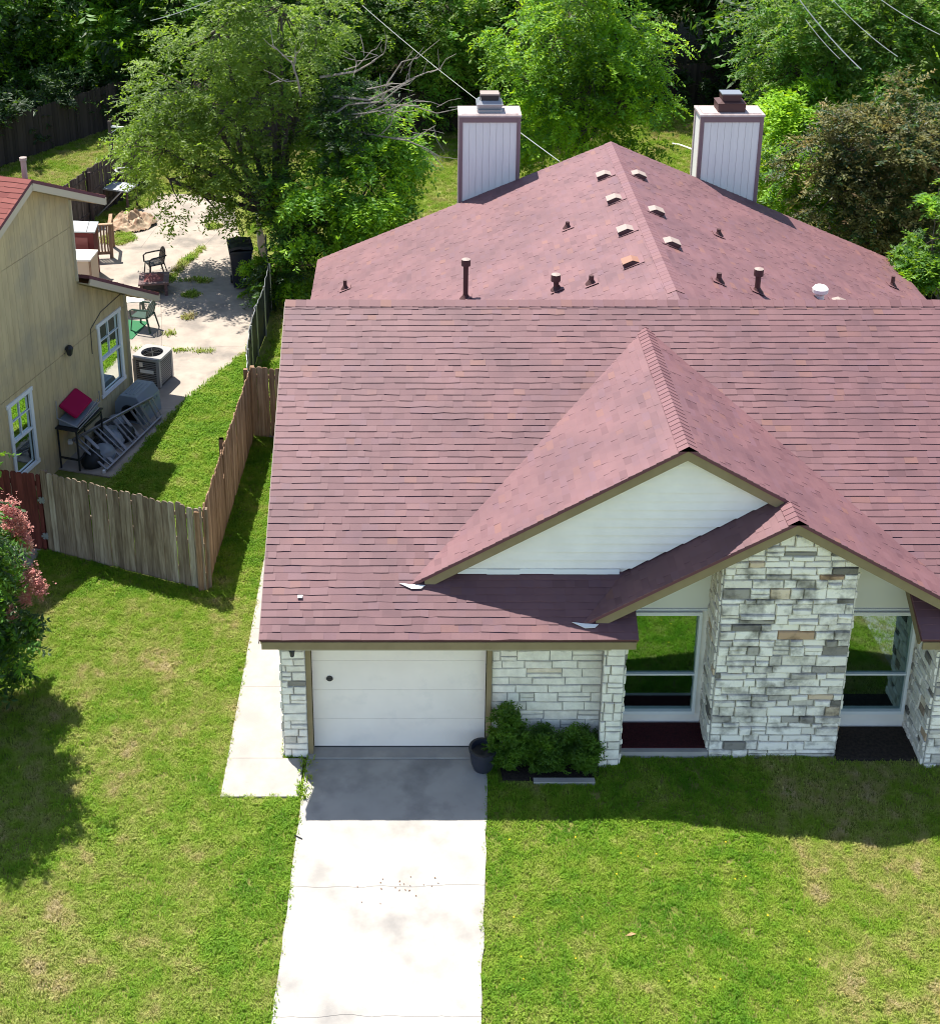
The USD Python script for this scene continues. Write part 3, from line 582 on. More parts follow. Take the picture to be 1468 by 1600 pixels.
# vents partly hidden by the front ridge
boxvent(3.56, 7.5, -1); boxvent(10.54, 8.85, 1)
obj('turbine_vent', MB().lathe([(.09, -.1), (.09, .10), (.10, .11), (.16, .15), (.165, .23), (.12, .285), (.0, .31)], (10.08, 8.70, zbl(10.08)), 14), M['flash'], house, smooth=40)
obj('attic_scrap', MB().box((-.12, .12, zm(.12) + .03), (.075, .06, .014)), M['flash'], house)

# ---- planting beds by the house
tag(obj('planting_bed', MB().box((5.56, .27, .06), (1.44, .56, .16)), M['mulch']), kind='structure')
tag(obj('planting_bed', MB().box((8.97, .2, .02), (1.3, .72, .05)), M['soil']), kind='structure')
tag(obj('planting_bed', MB().poly(Polygon([(2.95, 0), (4.52, 0), (4.52, -.5), (4.2, -.6), (3.0, -.58)]), (V(0, 0, 0), X, Y), -.02, .03), M['soil']), kind='structure')
tag(obj('bed_kerb', MB().box((5.56, -.05, .06), (1.44, .09, .12)), M['concrete'], smooth=False), 'pale concrete kerb in front of the red mulch bed', 'kerb')
tag(obj('bed_edging', MB().box((3.95, -.64, .035), (.95, .09, .07)), M['concrete']), 'low stone edging in front of the three clipped shrubs', 'edging')

# pot by the garage
pot = thing('plant_pot', 'round black plant pot at the corner of the garage door', 'pot', loc=(2.70, -.33, .035))
obj('pot_body', MB().lathe([(.0, .0), (.15, .0), (.19, .12), (.205, .30), (.19, .36)], sides=20), M['blackplastic'], pot, smooth=40)
obj('pot_rim', MB().lathe([(.19, .34), (.225, .345), (.225, .385), (.185, .385), (.17, .30), (.0, .28)], sides=20), M['blackplastic'], pot, smooth=40)

# ---------------------------------------------------------------- neighbour's house
NA = math.radians(17.5); NU = V(math.sin(NA), math.cos(NA), 0); NN = V(math.cos(NA), -math.sin(NA), 0); NP = V(-5.21, 11.77, 0)
def nb(t, d, z): return NP + NU * t + NN * d + Z * z
NF = (NP, NU, Z)                                  # a along the wall, b up; NU x Z = NN points out of the wall
nh = thing('tan_house', 'tan sided two level house with a reddish roof behind the board fence', 'house')
sl = .56; e1 = lambda t: 2.38 + (1.08 - t) * sl - .22          # under the lower roof
e2 = lambda t: 5.58 + (-.96 - t) * .47 - .2
out = Polygon([(-9.5, 0), (0, 0), (0, e1(0)), (-1.9, e1(-1.9)), (-1.9, e2(-1.9)), (-3.65, e2(-3.65)), (-9.5, e2(-3.65) - 5.85 * .47)])
WIN = [(-1.27, -.33, .74, 2.56), (-4.83, -4.06, .60, 2.36)]
holes = out
for (a, b, z0, z1) in WIN: holes = holes.difference(sbox(a, z0, b, z1))
obj('wall', MB().poly(holes, NF, -.12, 0), M['siding'], nh)
x = -9.4
grv = MB()
bands_ = [-9.5, -3.3, 0]
tt = -9.5
while tt < -.05:                                   # grooved panels: vertical boards, some butted at a seam
    w = .19; bd = holes.intersection(sbox(tt + .003, -.0, tt + w - .003, 9))
    for gg in getattr(bd, 'geoms', [bd]):
        if gg.geom_type == 'Polygon' and gg.area > .01:
            for lo_, hi_ in ((0, 2.50), (2.515, 5.2), (5.215, 9)):
                g3 = gg.intersection(sbox(tt, lo_, tt + w, hi_))
                for g4 in getattr(g3, 'geoms', [g3]):
                    if g4.geom_type == 'Polygon' and g4.area > .004: grv.poly(g4, NF, .0005, .011)
    tt += w
obj('siding_panel', grv, M['siding'], nh, kind='stuff')
obj('rear_wall', MB().poly(sbox(-8, 0, .0, 2.9), (nb(0, 0, 0), NN, Z), -.1, 0).box(nb(-4.5, -3.5, 1.2), (6.0, .1, 2.4), np.stack([NN, NU, Z], 1)), M['siding'], nh)
obj('rear_wall', MB().poly(sbox(-8, 3.2, -.02, 5.6), (nb(-1.9, 0, 0), NN, Z), -.1, 0), M['siding'], nh)
obj('corner_board', MB().beam(nb(-.05, .02, 0), nb(-.05, .02, e1(0) + .05), .1, .03, up=NU), M['tan_trim'], nh)
obj('corner_board', MB().beam(nb(-1.95, .02, e1(-1.9) + .1), nb(-1.95, .02, e2(-1.9)), .1, .03, up=NU), M['tan_trim'], nh)
def nroof(name, t0, z0, t1, z1, over=.32, depth=8.0, seed=1):
    a, b = nb(t0, over, z0), nb(t1, over, z1)      # lower edge t0, upper edge t1
    s = unit(b - a); e = -NN if np.cross(-NN, s)[2] > 0 else NN
    pts = [a, a - NN * (depth + over), b - NN * (depth + over), b]
    d = roof(nh, name, pts, e, s, seed, material='nbroof', h=.14, thick=.06)
    mb = MB().beam(a - Z * .13 - NN * .02, b - Z * .13 - NN * .02, .035, .17)
    obj('rake_board', mb, M['tan_trim'], nh)
    obj('rake_soffit', MB().beam(a - Z * .2 - NN * .2, b - Z * .2 - NN * .2, .36, .02), M['tan_trim'], nh)
    obj('eave_board', MB().beam(a - Z * .12, a - NN * depth - Z * .12, .03, .16), M['tan_trim'], nh)
nroof('lower_roof', 1.08, 2.40, -1.88, 4.06, seed=31)
nroof('upper_rear_roof', -.96, 5.60, -3.65, 6.86, seed=32)
nroof('upper_front_roof', -9.6, 6.86 - 5.95 * .47, -3.65, 6.86, seed=33)
obj('roof_flue', MB().tube([nb(-2.9, -.35, 6.2), nb(-2.9, -.35, 7.0)], .06, 8).lathe([(.08, -.03), (.08, .03), (0, .04)], nb(-2.9, -.35, 7.0), 8), M['ventpink'], nh)
obj('wall_light', MB().lathe([(.03, -.14), (.06, -.1), (.09, .05), (.05, .1), (0, .12)], nb(-2.60, .10, 2.58), 8).beam(nb(-2.6, .0, 2.6), nb(-2.6, .1, 2.6), .05, .05), M['black'], nh)
for (a, b, z0, z1) in WIN:
    R = np.stack([NU, NN, Z], 1); c = lambda t, d, z: nb(t, d, z); zm_ = z0 + (z1 - z0) * .49
    w = obj('window', MB().box(c((a + b) / 2, .015, z0 + .03), (b - a + .16, .05, .09), R).box(c((a + b) / 2, .015, z1 - .02), (b - a + .16, .05, .09), R).box(c(a, .015, (z0 + z1) / 2), (.09, .05, z1 - z0 - .12), R).box(c(b, .015, (z0 + z1) / 2), (.09, .05, z1 - z0 - .12), R).box(c((a + b) / 2, .0, zm_), (b - a - .09, .05, .045), R), M['frame'], nh)
    obj('muntin', MB().box(c((a + b) / 2, -.01, (zm_ + z1) / 2), (.022, .02, z1 - zm_ - .08), R).box(c((a + b) / 2, -.01, (zm_ + z1) / 2), (b - a - .1, .02, .022), R), M['frame'], w)
    for lo_, hi_ in ((z0 + .07, zm_ - .02), (zm_ + .02, z1 - .06)): obj('pane', MB().box(c((a + b) / 2, -.03, (lo_ + hi_) / 2), (b - a - .09, .006, hi_ - lo_), R), M['pale_glass'], w)
    wd_ = (b - a) * .36; obj('curtain', MB().box(c(a + wd_ / 2 + .03, -.12, (zm_ + z1) / 2), (wd_, .01, z1 - zm_ + .1), R), M['curtain'], w); obj('curtain', MB().box(c(b - wd_ / 2 - .03, -.12, (zm_ + z1) / 2), (wd_, .01, z1 - zm_ + .1), R), M['curtain'], w)
    obj('dark_interior', MB().box(c((a + b) / 2, -.5, (z0 + z1) / 2), (b - a + .3, .02, z1 - z0 + .3), R).box(c(a - .15, -.3, (z0 + z1) / 2), (.02, .4, z1 - z0 + .3), R).box(c(b + .15, -.3, (z0 + z1) / 2), (.02, .4, z1 - z0 + .3), R).box(c((a + b) / 2, -.3, z0 - .15), (b - a + .3, .4, .02), R).box(c((a + b) / 2, -.3, z1 + .15), (b - a + .3, .4, .02), R), M['dark'], w)
obj('cable', MB().tube([nb(-1.6, .025, 2.0), nb(-1.58, .025, 2.6), nb(-1.1, .025, 2.82), nb(-.2, .025, 2.88), nb(-.03, .025, 2.8)], .009, 5), M['black'], nh)

# ---------------------------------------------------------------- fences of single boards
def fence(name, label, pts, material, h=1.8, bw=.135, seed=1, single=True, dogear=True, rails=True, rail_side=-1, posts=True, group=None, parent=None, zj=.02, gap=.006):
    f = parent or thing(name, label, 'fence', group); r = np.random.default_rng(seed); rest = MB()
    for a, b in zip(pts[:-1], pts[1:]):
        a, b = V(a[0], a[1], 0), V(b[0], b[1], 0); L = np.linalg.norm(b - a); d = (b - a) / L; n = V(d[1], -d[0], 0) * -rail_side   # boards on the +n side
        t = 0
        while t < L - .03:
            w = min(bw, L - t); hh = h + r.normal(0, zj); c = .03 if dogear else .0
            pg = Polygon([(gap / 2, 0.02), (w - gap / 2, .02), (w - gap / 2, hh - c), (w - gap / 2 - c, hh), (gap / 2 + c, hh), (gap / 2, hh - c)]) if w > .08 else sbox(0, .02, w, hh)
            lean = r.normal(0, .006); o = a + d * t + n * r.normal(0, .004)
            up = unit(Z + d * lean + n * r.normal(0, .004)); ea = d
            mb = MB().poly(pg, (o, ea, up), 0, .018); tone = float(np.clip(r.normal(.5, .25), 0, 1))
            if single: obj('picket', mb, M[material], f, tone=tone)
            else: rest.add(*mb.get(), tone=tone)
            t += bw
        if rails:
            off = -n * .035 if np.cross(d, Z) @ n > 0 else -n * .018
            for z_ in (.35, h * .55, h - .25): obj('rail', MB().beam(a + off + Z * z_, b + off + Z * z_, .035, .085), M[material], f, tone=.4)
        if posts:
            k = max(1, int(round(L / 2.4)))
            for i in range(k + 1):
                p = a + (b - a) * i / k - n * .10 * (1); obj('post', MB().box(p + Z * (h - .05) / 2, (.09, .09, h - .05)), M[material], f, tone=.3)
    if rest.v: obj('picket_field', rest, M[material], f, kind='stuff')
    return f
FC = (-2.31, 4.25)
fence('board_fence', 'weathered grey dog eared board fence along the front of the tan house yard', [(-5.62, 5.56), FC], 'grey_wood', 1.80, seed=3, rail_side=-1)
fence('side_board_fence', 'brown board fence running back beside the duplex from the grey corner', [FC, (-2.22, 6.9), (-2.10, 9.98)], 'brown_wood', 1.80, seed=4, rail_side=-1, zj=.012)
fence('end_board_fence', 'short shaded brown board fence closing the gap beside the duplex wall', [(-2.08, 10.02), (-.45, 9.80)], 'brown_wood', 1.80, seed=5, rail_side=-1)
rf = fence('board_gate', 'dark red stained board gate at the left edge of the yard', [(-7.6, 5.95), (-5.66, 5.57)], 'red_wood', 1.74, seed=6, rail_side=-1, zj=.006)
for k, (u_, v_) in enumerate(((68, 782), (72, 838))):
    c = V(-5.68, 5.545, 0); z_ = at(u_, v_, 5.53)[2]; fl = MB()
    for i in range(6):
        an = i * math.pi / 3; p = V(math.cos(an), 0, math.sin(an)) * .055; fl.box(V(-5.66, 5.54, z_) + p, (.045, .012, .045), np.array([[math.cos(an), 0, -math.sin(an)], [0, 1, 0], [math.sin(an), 0, math.cos(an)]]))
    obj('hinge_star', fl.box((-5.66, 5.54, z_), (.06, .014, .06)), M['galv'], rf)
# black screened wire fence behind
bs = thing('screened_fence', 'black fabric screened wire fence along the patio', 'fence')
line = [(-2.2, 10.25), (-2.38, 11.6), (-2.46, 12.9), (-2.47, 14.1), (-2.40, 15.3), (-2.42, 16.9), (-2.75, 19.0), (-3.3, 21.5)]
mb = MB(); rr = np.random.default_rng(5)
pts2 = [V(*a, 0) + (V(*b, 0) - V(*a, 0)) * s for a, b in zip(line[:-1], line[1:]) for s in np.linspace(0, 1, 8)[:-1]]
top = [p + V(rr.normal(0, .012), 0, 1.36 + rr.normal(0, .015)) for p in pts2]
hz = 5; grid = np.array([[p * (1 - k / hz) + t * k / hz + V(rr.normal(0, .018) * (k not in (0,)), 0, .02 * (k == 0)) for k in range(hz + 1)] for p, t in zip(pts2, top)])
nI = len(pts2); f = [[i * (hz + 1) + k, (i + 1) * (hz + 1) + k, (i + 1) * (hz + 1) + k + 1, i * (hz + 1) + k + 1] for i in range(nI - 1) for k in range(hz)]
vv = grid.reshape(-1, 3); f = np.array(f); sh = V(.008, 0, 0)
obj('screen_cloth', MB().add(vv, f).add(vv + sh, f[:, ::-1]), M['screen'], bs, smooth=True)
obj('top_wire', MB().tube(np.array(top) + Z * .012, .011, 5), M['galv'], bs)
for p in line: obj('post', MB().tube([(p[0] + .03, p[1], 0), (p[0] + .03, p[1], 1.45)], .025, 8), M['galv'], bs)
# patio's far left fence, the other yard's fence, the back fences
fb0, fb1 = gp(84, 300, 1.8), gp(222, 207, 1.8)
pf = fence('patio_fence', 'dark weathered board fence with tall posts along the left of the patio', [fb0[:2], fb1[:2]], 'dark_wood', 1.8, seed=8, single=False, rail_side=1, dogear=False)
fence('shaded_fence', 'board fence in deep shade under the trees behind the small lawn at upper left', [gp(-90, 300)[:2], gp(0, 262)[:2], gp(205, 190)[:2]], 'shade_toned_wood', 1.8, seed=9, single=False, rail_side=-1)
fence('rear_fence', 'dark board fence across the back of the duplex lawn', [(-6.5, 33.2), (1.0, 33.0), (5.5, 35), (15.4, 38.3)], 'shade_toned_wood', 1.8, seed=10, single=False, rail_side=-1)
fence('right_yard_fence', 'brown board fence running down the right side of the back lawn', [(15.3, 38), (14.9, 30), (14.75, 22), (14.6, 12), (14.6, 6.5)], 'dark_wood', 1.8, seed=11, single=False, rail_side=1)

# ---------------------------------------------------------------- things on the patio and by the tan house
ac = thing('air_conditioner', 'grey outdoor air conditioning unit on the patio at the corner of the tan house', 'air conditioner', loc=(-4.86, 12.72, .03), rz=-17)
def rbox(w, d, h, r):
    pts = [(sx * (w / 2 - r), sy * (d / 2 - r)) for sx, sy in ((-1, -1), (1, -1), (1, 1), (-1, 1))]
    return Polygon(pts).buffer(r, quad_segs=3)
O0 = (V(0, 0, 0), X, Y)
obj('cabinet', MB().poly(rbox(.68, .68, 0, .1), O0, .03, .72), M['acdark'], ac)
lv = MB()
for k in range(12): lv.poly(rbox(.70, .70, 0, .11), O0, .09 + k * .05, .105 + k * .05)
obj('louvre', lv, M['acgrey'], ac, kind='stuff')
for sx, sy in ((-1, -1), (1, -1), (1, 1), (-1, 1)): obj('corner_post', MB().box((sx * .315, sy * .315, .37), (.085, .085, .70)), M['acgrey'], ac)
obj('top_cover', MB().poly(rbox(.76, .76, 0, .12).difference(Point(0, 0).buffer(.27)), O0, .72, .79), M['acgrey'], ac)
gr = MB().poly(Point(0, 0).buffer(.275), O0, .70, .72)
for k in range(5): 
    rr_ = .05 + k * .05; gr.tube([(rr_ * math.cos(a), rr_ * math.sin(a), .785) for a in np.linspace(0, 2 * math.pi, 21)], .007, 4)
for k in range(6): gr.beam((0, 0, .787), (.27 * math.cos(k * math.pi / 3), .27 * math.sin(k * math.pi / 3), .787), .012, .012)
obj('fan_grille', gr, M['black'], ac)
obj('sticker', MB().box((-.13, -.362, .60), (.09, .012, .12)), M['white'], ac); obj('sticker', MB().box((.02, -.364, .43), (.36, .012, .09)), M['flash'], ac)

dk = thing('dog_kennel', 'grey plastic dog kennel with an arched opening below the far window', 'kennel', loc=tuple(nb(-.62, .50, .03)), rz=-17.5)
outer = Polygon([(-.36, 0), (.36, 0), (.33, .48), (.20, .66), (-.20, .66), (-.33, .48)]).buffer(.04).buffer(-.02)
arch = sbox(-.20, -.1, .20, .26).union(Point(0, .26).buffer(.20))
FK = lambda y: (V(0, y, 0), X, Z)
obj('shell', MB().poly(outer.difference(outer.buffer(-.03)), FK(.42), 0, .84), M['greyplastic'], dk)
obj('front_panel', MB().poly(outer.buffer(-.01).difference(arch), FK(-.40), 0, .03), M['greyplastic'], dk)
obj('back_panel', MB().poly(outer.buffer(-.01), FK(.42), 0, .03), M['greyplastic'], dk)
rb = MB()
for k in range(3): rb.box((-.1 + k * .1, 0, .683), (.05, .62, .012))
for k in range(6): rb.box((.37, -.3 + k * .12, .40), (.012, .05, .04))
obj('rib', rb, M['greyplastic'], dk, kind='stuff')
obj('dark_floor', MB().box((0, .02, .03), (.6, .74, .02)), M['dark'], dk)

ld = thing('ladder', 'aluminium ladder lying on its side beside the tan house', 'ladder')
A0, A1 = gp(163, 737, .05), gp(250, 652, .05); B0, B1 = gp(110, 690, .56), gp(236, 622, .56)
for off in (V(0, 0, 0), V(.05, -.02, .05)):
    for a, b in ((A0, A1), (B0, B1)): obj('rail', MB().beam(a + off, b + off, .03, .075, up=unit(np.cross(b - a, B0 - A0))), M['alum'], ld)
for k in range(9):
    s = .04 + k * .115; a, b = A0 + (A1 - A0) * s, B0 + (B1 - B0) * s
    obj('rung', MB().beam(a, b, .085 if k % 2 else .05, .03), M['alum'], ld)
    if k % 2 == 0: obj('brace', MB().beam(a + (A1 - A0) * .035 + V(.05, -.02, .05), b + (B1 - B0) * .02 + V(.05, -.02, .05), .025, .02), M['alum'], ld)
obj('end_cap', MB().box(B0, (.09, .09, .09)).box(A0, (.07, .07, .07)), M['flash'], ld)

rk = thing('folding_table', 'black framed table against the tan wall stacked with folded chairs', 'table')
T0, T1, d0, d1, zt_ = -3.28, -2.25, .06, .52, 1.02
R = np.stack([NU, NN, Z], 1)
for t in (T0, T1):
    for d in (d0, d1): obj('leg', MB().beam(nb(t, d, 0), nb(t, d, zt_), .035, .035), M['black'], rk)
obj('tabletop', MB().box(nb((T0 + T1) / 2, (d0 + d1) / 2, zt_), (T1 - T0 + .08, d1 - d0 + .08, .03), R), M['black'], rk)
for a_, b_ in ((nb(T0, d1, .3), nb(T1, d1, .3)), (nb(T0, d1, .92), nb(T1, d1, .92)), (nb(T0, d0, .3), nb(T0, d1, .3))): obj('cross_rail', MB().beam(a_, b_, .03, .04), M['black'], rk)
fc = thing('folded_chair', 'folded metal lounge chair frame lying on the black table', 'chair')
obj('chair_frame', MB().tube([nb(T0 + .02, d1 + .02, zt_ + .08), nb(T1, d1 + .0, zt_ + .20), nb(T1, d1 + .0, zt_ + .45)], .014, 6).tube([nb(T0 + .02, d1 + .02, zt_ + .08), nb(T0, d0 + .02, zt_ + .24), nb(T0 + .05, d0, zt_ + .62)], .014, 6).tube([nb(T0 + .1, d1 - .02, zt_ + .05), nb(T1 - .05, d1 - .02, zt_ + .27)], .014, 6).tube([nb(T0 + .06, d1 + .03, zt_ + .02), nb(T1 - .1, d1 + .03, zt_ + .10)], .014, 6), M['galv'], fc)
obj('folded_fabric', MB().add([nb(T0 + .08, d1 - .03, zt_ + .05), nb(T1 - .05, d1 - .03, zt_ + .18), nb(T1 - .05, d0, zt_ + .26), nb(T0 + .08, d0, zt_ + .16), nb(T0 + .08, d1 - .03, zt_ + .03), nb(T1 - .05, d1 - .03, zt_ + .03), nb(T1 - .05, d0, zt_ + .03), nb(T0 + .08, d0, zt_ + .03)], [[0, 1, 2, 3], [4, 5, 1, 0], [5, 6, 2, 1], [7, 4, 0, 3]]), M['greyplastic'], fc)
cu = [nb(T0 + .22, .40, zt_ + .22), nb(T1 - .20, .40, zt_ + .30), nb(T1 - .2, .06, zt_ + .50), nb(T0 + .22, .06, zt_ + .42)]
hull = manifold3d.Manifold.batch_hull([manifold3d.Manifold.sphere(.045, 10).translate(tuple(map(float, c))) for c in cu])
tag(obj('seat_cushion', MB().mesh(hull), M['magenta'], smooth=40), 'magenta red cushion on top of the folded chairs by the tan wall', 'cushion')
jk = thing('scrap_pile', 'dark covered pile on the ground between the table and the ladder', 'junk')
for k in range(8):
    p = nb(-3.2 + k * .26, .22 + .14 * (k % 3), .15) if k > 4 else nb(-2.9 + k * .3, .62 + .12 * math.sin(k * 2.1), .12); s_ = trimesh.creation.icosphere(2, 1.0); v = s_.vertices.copy(); v *= 1 + .35 * (meshkit.fbm(v * 2.2 + k * 7, 3)[:, None] - .5); v *= V(.26, .3, .22); obj('bundle', (v + p, s_.faces), M['greyplastic' if k % 2 else 'screen'], jk, smooth=50)

def chair(label, loc, rz, material, group=None):
    c = thing('patio_chair', label, 'chair', group, loc, rz)          # faces -y in its own frame
    seat = Polygon([(-.22, -.24), (.22, -.24), (.20, .20), (-.20, .20)]).buffer(.02)
    obj('seat', MB().poly(seat, O0, .40, .425), M[material], c)
    bk = sbox(-.22, .44, .22, .62).union(affinity.scale(Point(0, .62).buffer(.22), 1, 1.15)); hol = []
    inner = bk.buffer(-.035)
    for i in range(-4, 5):
        for j in range(0, 8):
            hol.append(affinity.rotate(sbox(i * .085 + (j % 2) * .042 - .024, .47 + j * .052 - .024, i * .085 + (j % 2) * .042 + .024, .47 + j * .052 + .024), 45))
    bk = bk.difference(inner.intersection(shapely.union_all(hol)))
    up = unit(V(0, .22, 1)); obj('backrest', MB().poly(bk, (V(0, .20 - .44 * .22, 0), X, up), 0, .02), M[material], c)
    for s in (-1, 1):
        obj('leg', MB().beam((s * .22, -.23, .41), (s * .25, -.28, 0), .045, .03), M[material], c); obj('leg', MB().beam((s * .20, .20, .41), (s * .23, .30, 0), .045, .03), M[material], c)
        obj('armrest', MB().tube([(s * .24, -.26, .40), (s * .26, -.26, .60), (s * .27, -.18, .645), (s * .265, .1, .655), (s * .23, .27, .66)], .024, 6), M[material], c)
    return c
chair('dark lattice backed plastic patio chair behind the square fire pit', (-6.02, 19.35, .03), -60, 'brownplastic')
chair('dark green plastic patio chair near the corner of the lower tan roof', (-5.66, 15.72, .03), -110, 'greenplastic')
fp = thing('fire_pit', 'low square tiled fire pit table with a dark red lid on the patio', 'fire pit', loc=(-5.85, 18.2, .03), rz=8)
obj('tabletop', MB().poly(sbox(-.42, -.42, .42, .42).difference(sbox(-.24, -.24, .24, .24)), O0, .36, .41), M['firepit'], fp)
for sx in (-1, 1):
    for sy in (-1, 1): obj('leg', MB().box((sx * .34, sy * .34, .18), (.08, .08, .36)), M['firepit'], fp)
obj('bowl', MB().box((0, 0, .25), (.62, .62, .2)), M['black'], fp)
obj('lid', MB().add([[-.27, -.27, .41], [.27, -.27, .41], [.27, .27, .41], [-.27, .27, .41], [-.09, -.09, .53], [.09, -.09, .53], [.09, .09, .53], [-.09, .09, .53]], [[0, 1, 5, 4], [1, 2, 6, 5], [2, 3, 7, 6], [3, 0, 4, 7], [4, 5, 6, 7]]), M['redmesh'], fp)
ct = thing('side_table', 'small white topped table half hidden by the lower tan roof', 'table', loc=(-6.15, 16.75, .03), rz=10)
obj('tabletop', MB().poly(rbox(.6, .6, 0, .05), O0, .42, .45), M['white'], ct)
for sx in (-1, 1):
    for sy in (-1, 1): obj('leg', MB().beam((sx * .24, sy * .24, .42), (sx * .26, sy * .26, 0), .04, .04), M['greenplastic'], ct)
tag(obj('ground_mat', MB().poly(affinity.rotate(sbox(-6.35, 15.1, -5.75, 16.2), -12), O0, .036, .045), M['greenmat']), 'green mat under the green patio chair', 'mat')

bn = thing('wheelie_bin', 'tall black wheeled rubbish bin at the edge of the patio', 'bin', loc=(-3.42, 18.6, .03), rz=12); UsdGeom.Xformable(bn).AddScaleOp().Set(Gf.Vec3f(1.05, 1.05, 1.14))
def fr8(w0, d0, z0, w1, d1, z1, y1=0):
    v = [[sx * w / 2, sy * d / 2 + yy, zz_] for (w, d, zz_, yy) in ((w0, d0, z0, 0), (w1, d1, z1, y1)) for sx, sy in ((-1, -1), (1, -1), (1, 1), (-1, 1))]
    return v, [[0, 1, 5, 4], [1, 2, 6, 5], [2, 3, 7, 6], [3, 0, 4, 7], [4, 5, 6, 7], [3, 2, 1, 0]]
obj('bin_body', MB().add(*fr8(.46, .52, .06, .60, .70, 1.02)), M['blackplastic'], bn)
obj('rim', MB().box((0, 0, 1.03), (.64, .74, .05)), M['blackplastic'], bn)
s_ = trimesh.creation.box((.66, .78, .07)).subdivide().subdivide().subdivide(); v = s_.vertices.copy(); v[:, 2] += 1.12 + .05 * (meshkit.fbm(v * 9, 3) - .5) * 2 + .04 * (1 - (v[:, 0] / .33) ** 2)
obj('lid', (v, s_.faces), M['blackplastic'], bn, smooth=50)
for s in (-1, 1): obj('wheel', MB().mesh(trimesh.creation.cylinder(.11, .06, sections=14, transform=trimesh.transformations.rotation_matrix(math.pi / 2, [0, 1, 0]) )).get() if False else ((lambda mm: (np.array(mm.vertices) + V(s * .25, .25, .11), mm.faces))(trimesh.creation.cylinder(.11, .06, sections=14, transform=trimesh.transformations.rotation_matrix(math.pi / 2, [0, 1, 0])))), M['black'], bn)
obj('handle', MB().tube([(-.26, .38, 1.06), (-.26, .43, 1.06), (.26, .43, 1.06), (.26, .38, 1.06)], .016, 6), M['blackplastic'], bn)
obj('label_plate', MB().box((.12, -.305, .30), (.18, .012, .03)), M['flash'], bn)

# tan tarp, crumpled
gxs = np.linspace(-1, 1, 34); gx, gy = np.meshgrid(gxs, gxs, indexing='ij'); q2 = np.stack([gx, gy, 0 * gx], -1)
hgt = .40 * np.clip(1 - (gx ** 2 + gy ** 2), 0, 1) ** .6 * (.35 + 1.5 * np.abs(meshkit.fbm(q2 * V(2.2, 3.6, 1) + 3, 4, 3) - .5) * 2) 
tv = np.stack([gx * .78 + .1 * (meshkit.fbm(q2 * 3, 2, 9) - .5), gy * .85, hgt], -1).reshape(-1, 3)
tf = [[i * 34 + j, (i + 1) * 34 + j, (i + 1) * 34 + j + 1, i * 34 + j + 1] for i in range(33) for j in range(33)]
ctr = gp(207, 352); keep = np.array([f_ for f_ in tf if all(math.hypot(*(gx.ravel()[k], gy.ravel()[k])) < 1.0 for k in f_)])
tag(obj('crumpled_tarp', (tv @ np.array([[.94, .34, 0], [-.34, .94, 0], [0, 0, 1]]).T + ctr + Z * .035, keep), M['tarp'], smooth=60), 'crumpled tan tarp heaped at the far left of the patio', 'tarp')
# deck handrail
hr = thing('stair_railing', 'brown timber stair railing beyond the tan house wall', 'railing')
p1 = gp(175, 404); q1 = gp(118, 405, .05); q1 = V(q1[0], q1[1], 0); p0 = V(*p1[:2], 0)
d_ = unit(q1 - p0); L_ = np.linalg.norm(q1 - p0)
for s in (0, .5, 1.0):
    obj('post', MB().box(p0 + d_ * L_ * s + Z * .55, (.09, .09, 1.1)), M['brown_wood'], hr, tone=.3)
obj('handrail', MB().beam(p0 - d_ * .1 + Z * 1.12, q1 + d_ * .1 + Z * 1.12, .14, .04), M['brown_wood'], hr, tone=1.0)
obj('bottom_rail', MB().beam(p0 + Z * .2, q1 + Z * .2, .04, .09), M['brown_wood'], hr, tone=.3)
for k in range(1, 12): obj('baluster', MB().beam(p0 + d_ * L_ * k / 12 + Z * .2, p0 + d_ * L_ * k / 12 + Z * 1.08, .04, .04), M['brown_wood'], hr, tone=.35)
back = V(-d_[1], d_[0], 0) if d_[0] < 0 else V(d_[1], -d_[0], 0); back = back if back[1] > 0 else -back
obj('return_rail', MB().beam(p0 + Z * 1.1, p0 + back * .9 + Z * 1.1, .1, .04), M['brown_wood'], hr, tone=.8); obj('post', MB().box(p0 + back * .9 + Z * .55, (.09, .09, 1.1)), M['brown_wood'], hr, tone=.3)
# red chest with grey board roof
sd = thing('red_shed', 'small dark red shed with a sloping grey board roof behind the railing', 'shed')
c4 = [gp(u_, v_, z_) for u_, v_, z_ in ((96, 361, 1.45), (148, 362, 1.45), (154, 346, 1.6), (96, 344, 1.6))]
n_ = unit(np.cross(c4[1] - c4[0], c4[3] - c4[0]))
obj('shed_roof', MB().add(c4 + [c - n_ * .05 for c in c4], [[0, 1, 2, 3], [7, 6, 5, 4], [0, 4, 5, 1], [1, 5, 6, 2], [2, 6, 7, 3], [3, 7, 4, 0]]), M['greyboard'], sd)
obj('roof_seam', MB().beam(c4[0] + (c4[1] - c4[0]) * .75 + n_ * .006, c4[3] + (c4[2] - c4[3]) * .75 + n_ * .006, .015, .012), M['acdark'], sd)
ci = c4[0] * 0 + sum(c4) / 4
bt = [V(*(ci + (c - ci) * .86)[:2], 0.0) for c in c4]; tp = [ci + (c - ci) * .86 - n_ * .06 for c in c4]
obj('shed_wall', MB().add(bt + tp, [[0, 1, 5, 4], [1, 2, 6, 5], [2, 3, 7, 6], [3, 0, 4, 7]]), M['shedred'], sd)
obj('shed_door', MB().add([bt[0] + (bt[1] - bt[0]) * .3 - Y * .02, bt[0] + (bt[1] - bt[0]) * .8 - Y * .02, tp[0] + (tp[1] - tp[0]) * .8 - Y * .02 - Z * .15, tp[0] + (tp[1] - tp[0]) * .3 - Y * .02 - Z * .15], [[0, 1, 2, 3]]), M['redmesh'], sd)
cb = thing('storage_box', 'cream storage box with a white top just beyond the lower tan roof', 'box')
